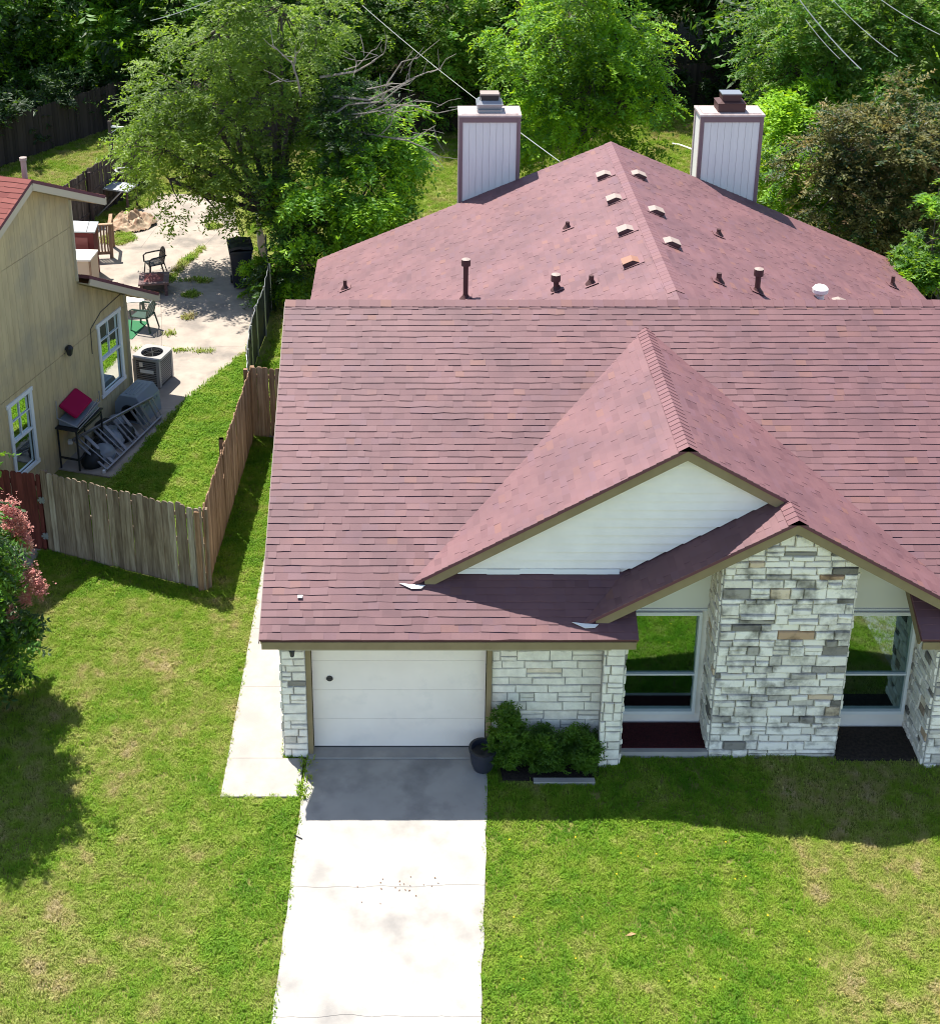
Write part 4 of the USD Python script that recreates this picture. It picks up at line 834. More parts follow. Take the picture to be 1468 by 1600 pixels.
k4 = [gp(u_, v_, .95) for u_, v_ in ((100, 408), (140, 408), (152, 393), (100, 391))]
obj('box_body', MB().add([V(*c[:2], .0) for c in k4] + k4, [[0, 1, 5, 4], [1, 2, 6, 5], [2, 3, 7, 6], [3, 0, 4, 7], [4, 5, 6, 7]]), M['creambox'], cb)
kc = sum(k4) / 4
obj('box_lid', MB().add([kc + (c - kc) * 1.05 for c in k4] + [kc + (c - kc) * 1.05 + Z * .05 for c in k4], [[0, 1, 5, 4], [1, 2, 6, 5], [2, 3, 7, 6], [3, 0, 4, 7], [4, 5, 6, 7], [3, 2, 1, 0]]), M['white'], cb)
obj('end_board', MB().beam(V(*k4[1][:2], 0), V(*k4[1][:2], .95), .05, .05), M['brown_wood'], cb, tone=.8)
# work table, leaning pole, hoop
wt = thing('work_table', 'grey topped table standing against the dark patio fence', 'table')
w4 = [gp(u_, v_, .85) for u_, v_ in ((160, 294), (199, 299), (215, 287), (178, 283))]
obj('tabletop', MB().add(w4 + [c - Z * .05 for c in w4], [[0, 1, 2, 3], [7, 6, 5, 4], [0, 4, 5, 1], [1, 5, 6, 2], [2, 6, 7, 3], [3, 7, 4, 0]]), M['greyboard'], wt)
for c in w4: cc_ = sum(w4) / 4 + (c - sum(w4) / 4) * .88; obj('leg', MB().box((cc_[0], cc_[1], .4), (.07, .07, .8)), M['dark_wood'], wt, tone=.3)
obj('seam', MB().beam(w4[0] + (w4[1] - w4[0]) * .62 + Z * .004, w4[3] + (w4[2] - w4[3]) * .62 + Z * .004, .02, .008), M['acdark'], wt)
tag(obj('leaning_pole', MB().tube([gp(152, 338, .1), gp(190, 299, .9)], .02, 6), M['galv']), 'thin pale pole leaning on the grey topped table', 'pole')
hp = thing('hoop_post', 'timber post with a white bracket and ring by the patio fence', 'post')
hb = gp(179, 292); obj('post', MB().box(hb * V(1, 1, 0) + Z * 1.2, (.1, .1, 2.4)), M['dark_wood'], hp, tone=.6)
tp_ = hb * V(1, 1, 0) + Z * 2.2
obj('bracket', MB().beam(tp_, tp_ + V(.5, -.1, 0), .05, .06).beam(tp_ + V(0, 0, -.25), tp_ + V(.32, -.06, -.03), .03, .03), M['flash'], hp)
rc = gp(191, 265, 1.75); obj('ring', MB().tube([rc + V(.22 * math.cos(a), .22 * math.sin(a), 0) for a in np.linspace(0, 2 * math.pi, 19)], .022, 6), M['flash'], hp)
# a pale pipe on the back lawn and small litter on the front lawn
tag(obj('white_pipe', MB().tube([gp(1050, 224, .06), gp(1062, 226, .06), gp(1100, 240, .06)], .035, 6), M['flash']), 'white pipe lying on the back lawn left of the right chimney', 'pipe')
lf_ = gp(985, 961 + 500, .05)
tag(obj('fallen_leaf', MB().add([lf_ + .55 * V(-.13, -.02, 0), lf_ + .55 * V(0, -.045, .03), lf_ + .55 * V(.14, .01, .02), lf_ + .55 * V(.02, .05, .035)], [[0, 1, 2], [0, 2, 3]]).add([lf_ + .55 * V(-.13, -.02, -.01), lf_ + .55 * V(0, -.045, .02), lf_ + .55 * V(.14, .01, .01), lf_ + .55 * V(.02, .05, .025)], [[2, 1, 0], [3, 2, 0]]), M['deadleaf']), 'large tan fallen leaf on the lawn right of the driveway', 'leaf')
tag(obj('twig', MB().tube([gp(460, 1305, .04), gp(466, 1308, .05), gp(472, 1311, .045)], .008, 5), M['black']), 'short dark twig across the left edge of the driveway', 'twig')
tag(obj('shed_twig', MB().tube([gp(417, 680, .02), gp(428, 683, .1), gp(440, 678, .15)], .02, 5), M['deadwood']), 'pale stick at the foot of the short brown fence by the roof edge', 'stick')

# ---------------------------------------------------------------- trees
LM = {
 'olive': leafmat('leaf_olive', [(0, (.040, .075, .012)), (.35, (.13, .20, .030)), (.65, (.28, .38, .055)), (.88, (.46, .54, .11)), (1, (.60, .62, .20))], .36, (.52, .80, .05)),
 'green': leafmat('leaf_green', [(0, (.025, .075, .010)), (.4, (.085, .22, .020)), (.75, (.23, .46, .042)), (1, (.44, .66, .12))], .30, (.46, .84, .04)),
 'lime': leafmat('leaf_lime', [(0, (.06, .15, .008)), (.35, (.21, .42, .014)), (.7, (.46, .70, .030)), (1, (.64, .82, .13))], .34, (.72, .98, .03)),
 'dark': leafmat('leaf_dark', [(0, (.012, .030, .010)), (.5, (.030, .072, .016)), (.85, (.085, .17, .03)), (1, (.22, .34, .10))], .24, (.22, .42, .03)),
 'brown': leafmat('leaf_brown', [(0, (.050, .050, .018)), (.3, (.14, .15, .038)), (.48, (.24, .21, .065)), (.62, (.36, .20, .10)), (.8, (.52, .27, .15)), (.9, (.50, .42, .24)), (1, (.30, .34, .09))], .26, (.52, .42, .10), s=1.1),
 'shrub': leafmat('leaf_shrub', [(0, (.030, .08, .007)), (.5, (.10, .21, .012)), (.85, (.24, .40, .02)), (1, (.42, .54, .05))], .28, (.36, .62, .03), s=3)}
def leaves(o, d, L, K, leaf, r, w=.42, droop=.25):
    """sprays starting at o (S,3) along d with length L, K leaves each"""
    S = len(o); t = np.tile(np.linspace(.12, 1, K), (S, 1)) + r.normal(0, .03, (S, K)); side = np.where(np.arange(K) % 2, 1.0, -1.0)[None, :, None]
    lat = np.cross(d, Z + r.normal(0, .35, (S, 3))); lat /= np.linalg.norm(lat, axis=1, keepdims=True) + 1e-9
    p = o[:, None] + d[:, None] * (t * L[:, None])[..., None]; p[..., 2] -= droop * (t ** 2) * L[:, None]
    ld = d[:, None] * .55 + lat[:, None] * side * .95 + r.normal(0, .28, (S, K, 3)); ld[..., 2] -= .22; ld /= np.linalg.norm(ld, axis=-1, keepdims=True)
    ln = leaf * r.uniform(.6, 1.25, (S, K))[..., None]
    nrm = Z + r.normal(0, .5, (S, K, 3)); b = np.cross(ld, nrm); b /= np.linalg.norm(b, axis=-1, keepdims=True) + 1e-9; nn = np.cross(b, ld)
    hw = ln * w * .5; a = p; tip = p + ld * ln; mid = p + ld * ln * .45 - nn * hw * .35
    v = np.stack([a, mid + b * hw, tip, mid - b * hw], 2).reshape(-1, 3)
    n_ = S * K; base = np.arange(n_)[:, None] * 4
    return v, np.concatenate([base + [0, 1, 2], base + [0, 2, 3]])
def crown_parts(lobes, n_sprays, leaf, K, seed, spray=.55, sub=16, droop=.25, tight=.27, lift=.15):
    r = np.random.default_rng(seed); C = np.array([l[0] for l in lobes]); Rd = np.array([np.broadcast_to(l[1], 3) for l in lobes], float)
    pr = Rd.mean(1) ** 2; pr /= pr.sum(); subs = []
    for i in range(len(C)):
        k = max(4, int(sub * Rd[i].mean() ** 1.2)); dd = r.normal(0, 1, (k, 3)); dd[:, 2] += lift; dd[:, 1] -= .15; dd /= np.linalg.norm(dd, axis=1, keepdims=True)
        c = C[i] + dd * Rd[i] * np.where(r.random((k, 1)) < .22, r.uniform(1.0, 1.32, (k, 1)), r.uniform(.55, 1.02, (k, 1))); subs.append((c, dd, np.full(k, Rd[i].mean()), np.full(k, pr[i] / k)))
    sc, sdir, srad, sp = (np.concatenate([s[j] for s in subs]) for j in range(4)); sp = sp * r.uniform(.4, 1.6, len(sp)); sp /= sp.sum()
    pick = r.choice(len(sc), n_sprays, p=sp); off = r.normal(0, 1, (n_sprays, 3)) * V(1, 1, .55)
    o = sc[pick] + off * (srad[pick] * tight)[:, None]; o[:, 2] = np.maximum(o[:, 2], .12)
    d = sdir[pick] * V(1, 1, .5) + off * .35 + r.normal(0, .35, (n_sprays, 3)); d[:, 2] -= droop * .5; d /= np.linalg.norm(d, axis=1, keepdims=True)
    L = spray * r.uniform(.6, 1.3, n_sprays)
    return leaves(o, d, L, K, leaf, r, droop=droop), sc
def tree(name, label, cat, base, lobes, mats, n_sprays, leaf=.11, K=14, seed=1, spray=.55, trunk=.16, group=None, sub=16, droop=.25, tight=.27, twigs=.35, fork=.35):
    t = thing(name, label, cat, group); r = np.random.default_rng(seed + 100); base = V(*base); top = np.mean([l[0] for l in lobes], 0)
    mb = MB(); fk = base + (V(top[0], top[1], max(top[2], .6)) - base) * fork
    mb.tube([base - Z * .1, base + Z * .15 + (fk - base) * .1, base + (fk - base) * .55 + V(*r.normal(0, .06, 2), 0), fk], [trunk * 1.3, trunk, trunk * .85, trunk * .75], 9)
    if isinstance(mats, str): mats = [mats]
    if trunk > .05 or leaf > .1: n_sprays, leaf, tight, sub = int(n_sprays * 1.3), leaf * 1.22, tight * .70, max(6, int(sub * .9))
    (v, f), sc = crown_parts(lobes, n_sprays, leaf, K, seed, spray, sub, droop, tight)
    for c, rad in lobes:
        c = V(*c); mid = fk + (c - fk) * .5 + V(*r.normal(0, .15, 3)); mb.tube([fk, mid, c], [trunk * .55, trunk * .38, trunk * .2], 6)
        near = sc[np.linalg.norm(sc - c, axis=1) < np.max(rad) * 1.05]
        for s in near[: max(2, int(len(near) * twigs))]: mb.tube([c, (c + s) / 2 + V(*r.normal(0, .08, 3)), s], [trunk * .18, trunk * .11, .008], 4, cap=False)
    obj('trunk', mb, M['bark'], t)
    cut = np.linspace(0, len(v) // 4, len(mats) + 1).astype(int); nq = len(v) // 4
    for i, mt in enumerate(mats):
        a, b = cut[i], cut[i + 1]; idx = np.arange(a, b)[:, None] * 4 - a * 4
        obj('crown' if i == 0 else 'crown_tint', (v[a * 4:b * 4], np.concatenate([idx + [0, 1, 2], idx + [0, 2, 3]])), LM[mt] if mt in LM else M[mt], t, kind='stuff')
    return t
def lb(y, *us): return [(at(u_, v_, y + dy), r_) for (u_, v_, dy, r_) in us]
tree('pecan_tree', 'big olive green tree reaching over the patio left of the duplex', 'tree', (-2.0, 20.2, 0),
     lb(20, (300, 140, .5, 1.5), (420, 105, .8, 1.35), (255, 235, -.3, 1.15), (370, 250, 0, 1.35), (320, 308, -.3, (1.2, .8, .5)), (340, 45, .8, 1.5), (440, 10, 1, 1.3), (265, 280, -.6, (.8, .8, .5)), (360, 185, -.6, 1.1), (450, 195, .2, .75), (400, 315, .1, (.9, .8, .55)), (240, 170, .4, .9), (500, 40, 1.4, .9), (465, 300, -.2, .6)), 'olive', 2350, .115, 14, 11, .62, .2, sub=18, tight=.25)
tree('box_elder', 'bright green tree drooping beside the left eave of the back roof', 'tree', (-1.1, 18.6, 0),
     lb(18.6, (505, 285, 0, .85), (575, 290, .3, .85), (625, 215, 1.4, .75), (560, 345, -.2, .7), (490, 350, -.3, .75), (600, 330, .2, .55), (470, 415, -1.2, .6), (640, 255, 1.2, .5)), ['lime', 'green'], 1500, .13, 15, 12, .6, .11, sub=18, droop=.5, tight=.26)
tree('understorey_tree', 'dark green leafy growth in the shade between the patio and the back roof', 'tree', (-2.0, 18.2, 0),
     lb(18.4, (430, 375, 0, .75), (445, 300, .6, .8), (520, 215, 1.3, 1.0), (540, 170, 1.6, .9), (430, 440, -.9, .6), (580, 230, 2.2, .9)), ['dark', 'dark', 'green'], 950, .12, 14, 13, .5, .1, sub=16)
tree('fence_sapling', 'small light green sapling by the black bin', 'sapling', (-2.95, 17.6, 0), lb(17.6, (408, 425, .2, .28), (408, 446, .1, .22)), 'lime', 110, .11, 12, 14, .35, .025, sub=20)
dw = thing('dead_limb', 'bare grey dead branches behind the bright green drooping tree', 'branch')
rd = np.random.default_rng(4)
def twig(mb, a, d, L, r, depth):
    b = a + d * L; mid = (a + b) / 2 + rd.normal(0, L * .07, 3); mb.tube([a, mid, b], [r, r * .8, r * .55], 5)
    if depth:
        for k in range(3): twig(mb, a + (b - a) * (.45 + .25 * k), unit(d + rd.normal(0, .55, 3) * V(1, .5, 1)), L * rd.uniform(.45, .7), r * .55, depth - 1)
for (u0, v0, u1, v1) in ((500, 195, 600, 158), (520, 150, 640, 125), (540, 190, 655, 165), (555, 205, 640, 220), (500, 120, 585, 95), (470, 150, 455, 95)):
    a, b = at(u0, v0, 19.6), at(u1, v1, 18.6); mb = MB(); twig(mb, a, unit(b - a), np.linalg.norm(b - a), .038, 2); obj('branch', mb, M['deadwood'], dw)
tree('maple_tree', 'bright yellow green tree rising behind the back roof ridge', 'tree', (7.4, 28.0, 0),
     lb(27, (930, 110, .4, 1.6), (865, 165, 0, 1.3), (975, 165, -.2, 1.25), (860, 225, -.6, 1.1), (915, 205, -.6, .85), (1000, 130, 0, .75), (960, 50, .8, 1.5), (860, 60, .8, 1.5), (900, 0, 1, 1.6), (815, 120, .4, 1.0)), ['lime', 'lime', 'green'], 2600, .13, 14, 15, .62, .17, sub=15, droop=.4)
tree('ash_tree', 'mid green tree behind the left chimney', 'tree', (3.0, 34.6, 0),
     lb(33.5, (700, 110, 0, 1.5), (755, 55, .5, 1.7), (640, 55, .6, 1.8), (710, 150, -.2, 1.1), (560, 40, 1, 1.8), (820, 15, .8, 1.7), (690, 0, 1, 2)), ['olive', 'green'], 2000, .16, 14, 16, .7, .2, sub=13)
tree('elm_tree', 'leafy green tree above the shaded fence at upper left', 'tree', (-10.8, 38.8, 0),
     lb(37.5, (150, 100, 0, 1.9), (230, 55, .5, 2.0), (60, 50, .5, 2.2), (190, 150, -.5, 1.2), (300, 25, .8, 2.0), (270, 110, 0, 1.5), (110, 20, 1, 2.2)), ['green', 'lime'], 2600, .17, 14, 17, .75, .24, sub=13)
tree('oak_tree', 'dark leafy tree at the upper left corner over the shaded fence', 'tree', (-15.6, 38.0, 0),
     lb(37, (10, 80, 0, 2.0), (50, 150, -.5, 1.4), (-60, 130, 0, 2.2), (0, 10, .8, 2.4), (110, 180, 0, 1.0), (-20, 200, -.8, 1.3)) + [(V(-17.2, 30.2, 7.0), 1.5), (V(-16.0, 32.6, 7.2), 1.3), (V(-14.8, 35.0, 7.2), 1.3), (V(-13.0, 37.8, 7.2), 1.5), (V(-19, 32, 7), 2)], ['dark', 'green'], 2700, .17, 14, 18, .7, .24, sub=13)  # the high lobes are added out of view to cast shade on the fence
tree('backdrop_tree', 'green tree between the olive tree and the left chimney trees', 'tree', (-3.6, 36.0, 0),
     lb(35, (430, 40, 0, 2.0), (520, 10, .5, 2.2), (370, 0, .5, 2.2), (480, 110, -.4, 1.5), (560, 110, 0, 1.2)), ['green', 'dark'], 1700, .17, 14, 19, .7, .22, sub=13)
tree('cedar_elm', 'large mid green tree filling the upper right corner', 'tree', (15.8, 24.6, 0),
     lb(23, (1300, 75, 0, 1.7), (1400, 55, 0, 1.9), (1235, 105, .3, 1.2), (1195, 135, .5, .7), (1350, 140, -.4, 1.4), (1440, 135, -.3, 1.6), (1465, 15, .3, 1.8), (1270, 20, .8, 1.6), (1200, 65, .8, .8), (1370, 0, .8, 1.8), (1260, 200, -.8, .8)), ['olive', 'green'], 3600, .125, 14, 20, .6, .22, sub=16)
tree('feathery_sapling', 'bright feathery lime sapling right of the right chimney', 'tree', (13.1, 22.2, 0),
     lb(21.6, (1245, 165, 0, .7), (1225, 215, -.2, .6), (1270, 150, .2, .6), (1215, 255, -.4, .5), (1250, 230, -.4, .5)), 'lime', 560, .15, 18, 21, .75, .06, sub=16, droop=.7)
tree('bronze_tree', 'olive tree with brown tinged leaves right of the back roof', 'tree', (14.0, 18.0, 0),
     lb(17.4, (1325, 235, .3, 1.15), (1400, 225, .3, 1.3), (1300, 305, -.2, .85), (1375, 310, -.2, 1.1), (1445, 290, 0, 1.2), (1280, 250, .3, .8), (1340, 370, -.6, .8), (1430, 370, -.4, 1.0), (1470, 220, .4, 1.2)), ['brown', 'brown', 'dark'], 3000, .105, 14, 22, .5, .17, sub=18)
tree('edge_sapling', 'light green leafy sapling at the right edge above the duplex eave', 'sapling', (14.7, 14.6, 0),
     lb(14.2, (1455, 375, 0, .55), (1435, 425, -.4, .42), (1466, 420, -.3, .45), (1466, 295, .5, .4)), ['lime', 'green'], 420, .12, 14, 23, .42, .05, sub=18)
tree('leafy_shrub', 'light green shrub at the right end of the back roof edge', 'shrub', (12.7, 18.6, 0),
     lb(18.4, (1255, 310, 0, .55), (1240, 270, .4, .55), (1275, 345, -.6, .45), (1225, 255, 1.2, .5)), ['green', 'lime'], 480, .12, 14, 24, .42, .05, sub=18)
tree('fence_creeper', 'pale grey green creeper against the fence behind the right chimney', 'shrub', (12.6, 25.5, 0), lb(25.5, (1215, 225, 0, .7), (1195, 265, -1.2, .6), (1210, 280, -1.6, .6)), ['olive', 'lime'], 330, .12, 12, 25, .45, .04, sub=18)
# the wood beyond: big shade trees, singly
rt = np.random.default_rng(77)
FAR = [('front', [(-21, 41), (-15.5, 43), (-10, 42), (-4.5, 43.5), (1.2, 41.5), (6.0, 43.5), (10.4, 41.8), (14.6, 43), (19, 39.5), (23.5, 42)]), ('right', [(20.4, 31), (25, 35)]), ('back', [(-23, 53), (-16, 51), (-9, 52), (-2, 51), (4.5, 51.5), (10.5, 52), (16.5, 50.5), (23, 51), (29, 50)])]
ORD = ['leftmost', 'second', 'third', 'fourth', 'fifth', 'sixth', 'seventh', 'eighth', 'ninth', 'tenth']
k_ = 0
for row, spots in FAR:
    for i, (x_, y_) in enumerate(spots):
        h_ = rt.uniform(7.0, 8.6); lo_ = 4.0 if abs(x_ - 11.5) < 4 else 2.4; k_ += 1
        lobes = [(V(x_ + rt.normal(0, 2.0), y_ + rt.normal(0, 1.9), rt.uniform(lo_ + 1.4, h_)), rt.uniform(1.9, 2.7)) for _ in range(10)]
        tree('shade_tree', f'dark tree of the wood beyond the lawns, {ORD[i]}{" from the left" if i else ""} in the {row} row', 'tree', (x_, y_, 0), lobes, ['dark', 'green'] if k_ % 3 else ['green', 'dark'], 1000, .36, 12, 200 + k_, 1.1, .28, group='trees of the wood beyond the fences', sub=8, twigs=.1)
# undergrowth at the foot of the fences
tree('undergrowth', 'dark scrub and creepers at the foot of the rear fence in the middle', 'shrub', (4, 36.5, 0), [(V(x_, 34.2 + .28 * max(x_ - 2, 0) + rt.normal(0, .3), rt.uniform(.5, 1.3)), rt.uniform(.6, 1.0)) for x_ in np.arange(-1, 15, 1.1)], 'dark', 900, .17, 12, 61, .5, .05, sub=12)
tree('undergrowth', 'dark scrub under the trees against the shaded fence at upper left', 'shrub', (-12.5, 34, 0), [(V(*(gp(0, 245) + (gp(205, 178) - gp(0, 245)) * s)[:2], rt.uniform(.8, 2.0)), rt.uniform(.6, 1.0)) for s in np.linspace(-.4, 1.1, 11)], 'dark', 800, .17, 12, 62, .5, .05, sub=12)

# crape myrtle with pink flowers, clipped shrubs
cm = tree('crape_myrtle', 'crape myrtle with pink and red blossom at the left edge of the front lawn', 'tree', (-5.75, 1.2, 0),
     [(V(-5.35, 1.55, 2.35), .62), (V(-5.2, 1.5, 1.75), .5), (V(-5.6, 1.1, 1.2), .6), (V(-5.95, .6, 3.5), .95), (V(-6.0, .4, 4.5), .95), (V(-5.75, .4, 2.7), .8), (V(-6.7, .7, 3.2), .9), (V(-5.7, -.1, 3.7), .7), (V(-5.3, 1.1, .9), .5)], ['dark', 'shrub', 'green'], 2000, .105, 14, 31, .32, .05, sub=22, tight=.25, fork=.25)
pr_ = np.random.default_rng(9)
for k, (u_, v_, y_, r_) in enumerate(((14, 800, 2.0, .20), (34, 822, 2.0, .16), (10, 835, 2.0, .16), (42, 850, 1.9, .12), (22, 850, 2.0, .18), (50, 905, 1.6, .17), (62, 918, 1.5, .14), (40, 935, 1.5, .13), (20, 960, 1.3, .10), (8, 880, 1.8, .16))):
    c = at(u_, v_, y_); n_ = int(280 * r_ / .16); o_ = c + pr_.normal(0, 1, (n_, 3)) * V(.42, .42, .75) * r_ * .85; d_ = pr_.normal(0, 1, (n_, 3)); d_[:, 2] += .5; d_ /= np.linalg.norm(d_, axis=1, keepdims=True)
    v, f = leaves(o_, d_, np.full(n_, .05), 3, .035, pr_, w=.8); obj('blossom', (v, f), M['pink'], cm, kind='stuff')
for k, (x_, y_, h_, r_, lab) in enumerate(((3.07, -.24, 1.0, .225, 'tallest clipped green shrub next to the plant pot'), (3.68, -.26, .60, .23, 'middle clipped green shrub against the stone garage wall'), (4.24, -.24, .58, .21, 'clipped green shrub beside the narrow stone pier'))):
    lo_ = [(V(x_, y_, h_ * .35), (r_, r_ * .9, h_ * .36)), (V(x_ + .04, y_ - .02, h_ * .62), (r_ * .85, r_ * .8, h_ * .34)), (V(x_ - .03, y_, h_ * .82), (r_ * .55, r_ * .55, h_ * .22))]
    tree('clipped_shrub', lab, 'shrub', (x_, y_, 0), lo_, 'shrub', 1500, .05, 11, 40 + k, .11, .025, group=None, sub=150, tight=.16, droop=-.25, twigs=.03)

# ---------------------------------------------------------------- overhead wires
def wire(label, a, b, r=.014, sag=.35):
    t = np.linspace(0, 1, 16)[:, None]; p = a + (b - a) * t; p[:, 2] -= (4 * t * (1 - t))[:, 0] * sag
    tag(obj('overhead_wire', MB().tube(p, r, 5), M['wire']), label, 'wire')
wire('overhead wire running from the upper left trees down behind the left chimney', at(566, 8, 30.5), at(874, 252, 14.75), .009, .12)
wire('leftmost thick pair of wires entering the upper right tree', at(1236, -18, 20.0), at(1345, 108, 18.6), .016, .1)
wire('thin short wire below the thick one in the upper right tree', at(1258, 30, 20.0), at(1312, 92, 19.0), .008, .05)
wire('middle wire crossing the upper right tree', at(1282, -22, 20), at(1402, 88, 18.4), .010, .12)
wire('rightmost wire crossing the top right corner', at(1345, -24, 20), at(1500, 68, 18.2), .011, .12)
wire('faint wire among the leaves of the upper left trees', at(235, 32, 31.5), at(330, 0, 31.5), .014, .05)

# ---------------------------------------------------------------- grass
def tuft(seed, blades, L, w, spread):
    r = np.random.default_rng(seed); vs, fs = [], []
    for i in range(blades):
        a = r.uniform(0, 2 * math.pi); rad = spread * math.sqrt(r.random()); p = V(rad * math.cos(a), rad * math.sin(a), 0); d = V(*r.normal(0, 1, 2), 0); d = unit(d) * r.uniform(.25, 1.0); l = L * r.uniform(.6, 1.25)
        b = unit(np.cross(unit(d), Z)) * w * r.uniform(.7, 1.2) / 2; m1 = p + d * l * .28 + Z * l * .62; t1 = p + d * l * .8 + Z * l * .85 * (1.1 - .45 * np.linalg.norm(d))
        k = len(vs) * 1; vs += [p - b, p + b, m1 + b * .8, m1 - b * .8, t1]; o_ = k; fs += [[o_, o_ + 1, o_ + 2], [o_, o_ + 2, o_ + 3], [o_ + 3, o_ + 2, o_ + 4]]
    return np.array(vs), np.array(fs)
def scatter(name, polys, density, protos, scale, seed, label, cat, minus=None, z=0.0):
    r = np.random.default_rng(seed); area = shapely.union_all(polys); 
    if minus is not None: area = area.difference(minus)
    x0, y0, x1, y1 = area.bounds; n_ = int((x1 - x0) * (y1 - y0) * density); px, py = r.uniform(x0, x1, n_), r.uniform(y0, y1, n_); ok = shapely.contains_xy(area, px, py); px, py = px[ok], py[ok]
    inst = UsdGeom.PointInstancer.Define(stage, '/World/' + name); n_ = len(px); rel = inst.CreatePrototypesRel()
    for i, p in enumerate(protos):
        mp = usdkit.mesh(stage, f'/World/{name}/blade_tuft_{i:03d}', p, M['grass'] if cat == 'grass' else M['yellow']); rel.AddTarget(mp.GetPath())
    th = r.uniform(0, 2 * math.pi, n_); sc = r.uniform(*scale, n_) * (.75 + .6 * meshkit.fbm(np.stack([px * 1.1, py * 1.1, 0 * px], -1), 3, seed))
    inst.CreatePositionsAttr(Vt.Vec3fArray.FromNumpy(np.stack([px, py, np.full(n_, z)], -1).astype(np.float32)))
    inst.CreateProtoIndicesAttr(Vt.IntArray.FromNumpy(r.integers(0, len(protos), n_).astype(np.int32)))
    inst.CreateOrientationsAttr(Vt.QuathArray([Gf.Quath(float(math.cos(a / 2)), 0, 0, float(math.sin(a / 2))) for a in th]))
    inst.CreateScalesAttr(Vt.Vec3fArray.FromNumpy(np.stack([sc, sc, sc * r.uniform(.7, 1.15, n_)], -1).astype(np.float32)))
    tag(inst.GetPrim(), label, cat, kind='stuff'); return n_
HARD = shapely.union_all([p.buffer(.0) for p in DRIVE + WALK] + [sbox(-.10, -.2, 2.85, .2), HOUSE_FOOT, sbox(2.9, -.66, 4.45, 0.1), sbox(4.8, -.1, 6.3, .6), sbox(8.3, -.2, 9.7, .6)])
NBHOUSE = Polygon([nb(0, .05, 0)[:2], nb(-9.5, .05, 0)[:2], nb(-9.5, -8, 0)[:2], nb(0, -8, 0)[:2]])
PAT = shapely.union_all(PATIO)
T1 = [tuft(i, 16, .062, .0095, .055) for i in range(6)]; T2 = [tuft(20 + i, 14, .12, .018, .12) for i in range(4)]
front = Polygon([(-8.5, -6.5), (11.5, -6.5), (11.5, .7), (-1.2, .7), (-1.2, 11), (-2.1, 11), (-2.12, 9.9), (-2.27, 4.2), (-5.62, 5.50), (-9, 6.2)])
gatep = Polygon([gp(66, 858)[:2], gp(0, 853)[:2], gp(-60, 850)[:2], gp(-60, 900)[:2], gp(0, 905)[:2], gp(45, 890)[:2]])
rl = np.random.default_rng(55); lv_ = MB()
for k in range(20):
    x_, y_ = (rl.normal(1.45, .25), rl.normal(-2.62, .06)) if k < 18 else (rl.uniform(0, 2.6), rl.uniform(-5, -1.5))
    a = rl.uniform(0, 6.28); d_ = V(math.cos(a), math.sin(a), rl.uniform(0, .3)) * rl.uniform(.008, .022); e_ = V(-math.sin(a), math.cos(a), rl.uniform(0, .4)) * rl.uniform(.006, .014); o_ = V(x_, y_, .044)
    lv_.add([o_ - d_, o_ + e_, o_ + d_, o_ - e_], [[0, 1, 2], [0, 2, 3]])
tag(obj('leaf_litter', lv_, mat('dry_litter', (.16, .085, .05), .9)), 'scattered dry leaf scraps along the crack of the driveway', 'leaf litter', kind='stuff')
for y_, amp in ((-2.64, .03), (-1.2, .02)):
    pass
ng = scatter('front_grass', [front], 430, T1, (.75, 1.3), 1, 'short green and straw coloured grass of the front lawns', 'grass', HARD.union(gatep))
T4 = [tuft(60 + i, 9, .045, .022, .07) for i in range(4)]
ng += scatter('lawn_weeds', [front], 14, T4, (.6, 1.7), 8, 'broad leaved weeds and clumps in the front lawns', 'grass', HARD.union(gatep))
side = Polygon([(-5.6, 5.62), (-2.36, 4.34), (-2.15, 9.9), (-2.55, 14.2), (-2.86, 14.2), (-4.17, 11.05), (-4.88, 8.3)])
ng += scatter('side_grass', [side], 420, T1, (1.0, 2.0), 2, 'longer bright green grass inside the grey board fence', 'grass', PAT.union(NBHOUSE))
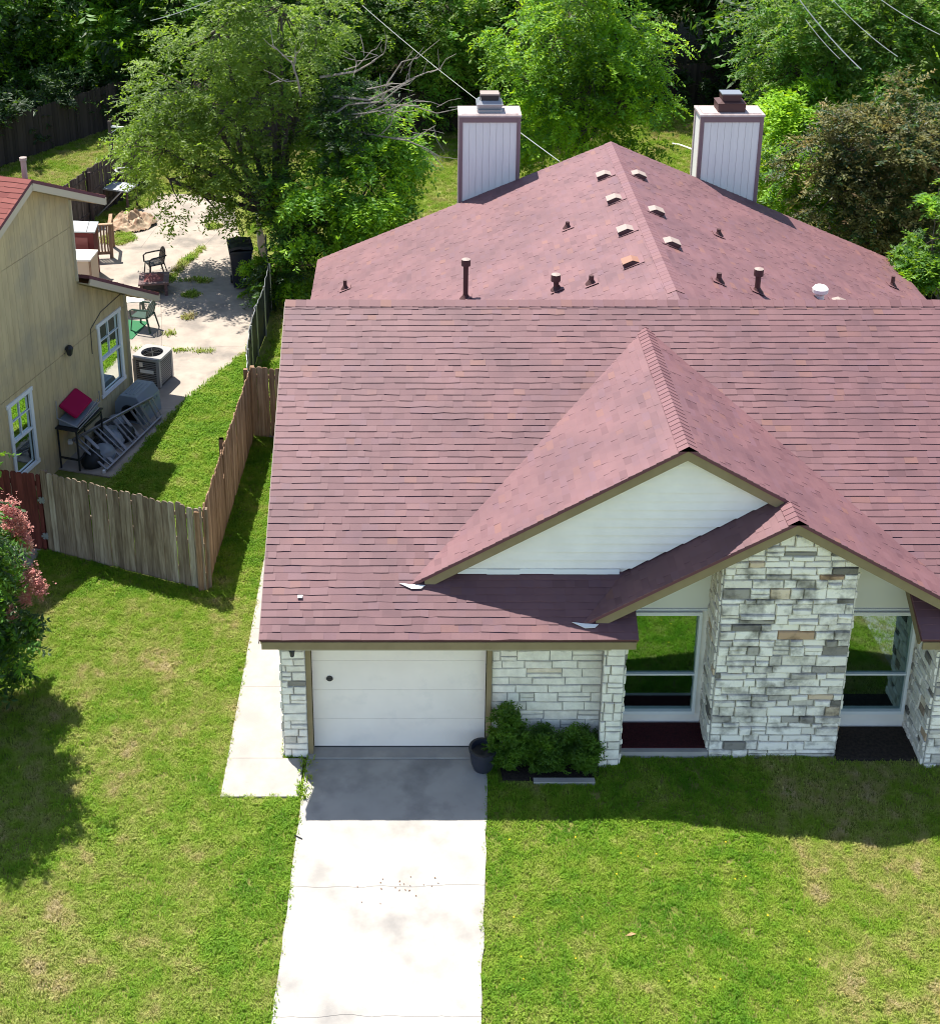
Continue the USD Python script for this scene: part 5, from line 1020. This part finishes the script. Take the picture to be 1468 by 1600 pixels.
backl = Polygon([(-2.2, 10.2), (-.5, 10), (-.45, 14.5), (14.4, 14.5), (14.9, 37), (5, 34), (-2.5, 31), (-2.6, 20)]); mid_l = Polygon([(-8.6, 24.2), (-7.6, 26.6), (-4.8, 26.4), (-3.2, 20.6), (-2.5, 31), (-9.2, 33), (-9.6, 27)]); far_l = Polygon([(-16, 26), (-9.6, 25.5), (-8.2, 33), (-9.5, 35), (-14, 31)])
ng += scatter('back_grass', [backl, far_l, mid_l], 120, T2, (.5, 1.0), 3, 'green grass of the back lawns behind the duplex', 'grass', PAT.buffer(.3))
wd = [LineString([gp(262, 441)[:2], gp(285, 415)[:2], gp(318, 388)[:2]]).buffer(.10), LineString([gp(262, 441)[:2], gp(330, 437)[:2]]).buffer(.07), Point(gp(300, 462)[:2]).buffer(.22), Point(gp(320, 440)[:2]).buffer(.2), Point(gp(296, 498)[:2]).buffer(.12), Point(gp(265, 523)[:2]).buffer(.1), LineString([gp(212, 547)[:2], gp(330, 551)[:2]]).buffer(.03),
      Point(gp(335, 355)[:2]).buffer(.25), LineString([(-2.62, 14.4), (-2.62, 17.0), (-2.9, 19.2), (-3.5, 22)]).buffer(.07), Point(gp(185, 375)[:2]).buffer(.5), LineString([gp(155, 345)[:2], gp(215, 320)[:2], gp(230, 300)[:2]]).buffer(.4), LineString([gp(470, 1250)[:2], gp(477, 1232)[:2], gp(480, 1195)[:2]]).buffer(.035)]
ng += scatter('patio_weeds', wd, 260, T1, (1.2, 2.6), 4, 'weeds growing in the cracks and along the edges of the patio', 'grass', None, .01)
T3 = [(np.array([[math.cos(a) * .014 * (1 if i % 2 else .4), math.sin(a) * .014 * (1 if i % 2 else .4), .075] for i, a in enumerate(np.linspace(0, 2 * math.pi, 11)[:-1])] + [[0, 0, .07]]), np.array([[10, i, (i + 1) % 10] for i in range(10)]))]
scatter('lawn_flowers', [sbox(2.8, -5, 7.0, -1.4)], 1.6, T3, (.8, 1.3), 5, 'tiny yellow flowers scattered in the lawn right of the driveway', 'flowers', HARD)
for nm in ('bare_soil',):
    bs_ = [Polygon([gp(588, 245)[:2], gp(712, 240)[:2], gp(712, 228)[:2], gp(590, 230)[:2]])]
    tag(obj('bare_soil', MB().poly(bs_[0].buffer(.4), O0, -.02, .012), mat('dry_soil', (.30, .24, .16), .95, .1, c2=(.18, .14, .09), scale=3, bump=.03, bscale=8)), kind='structure')
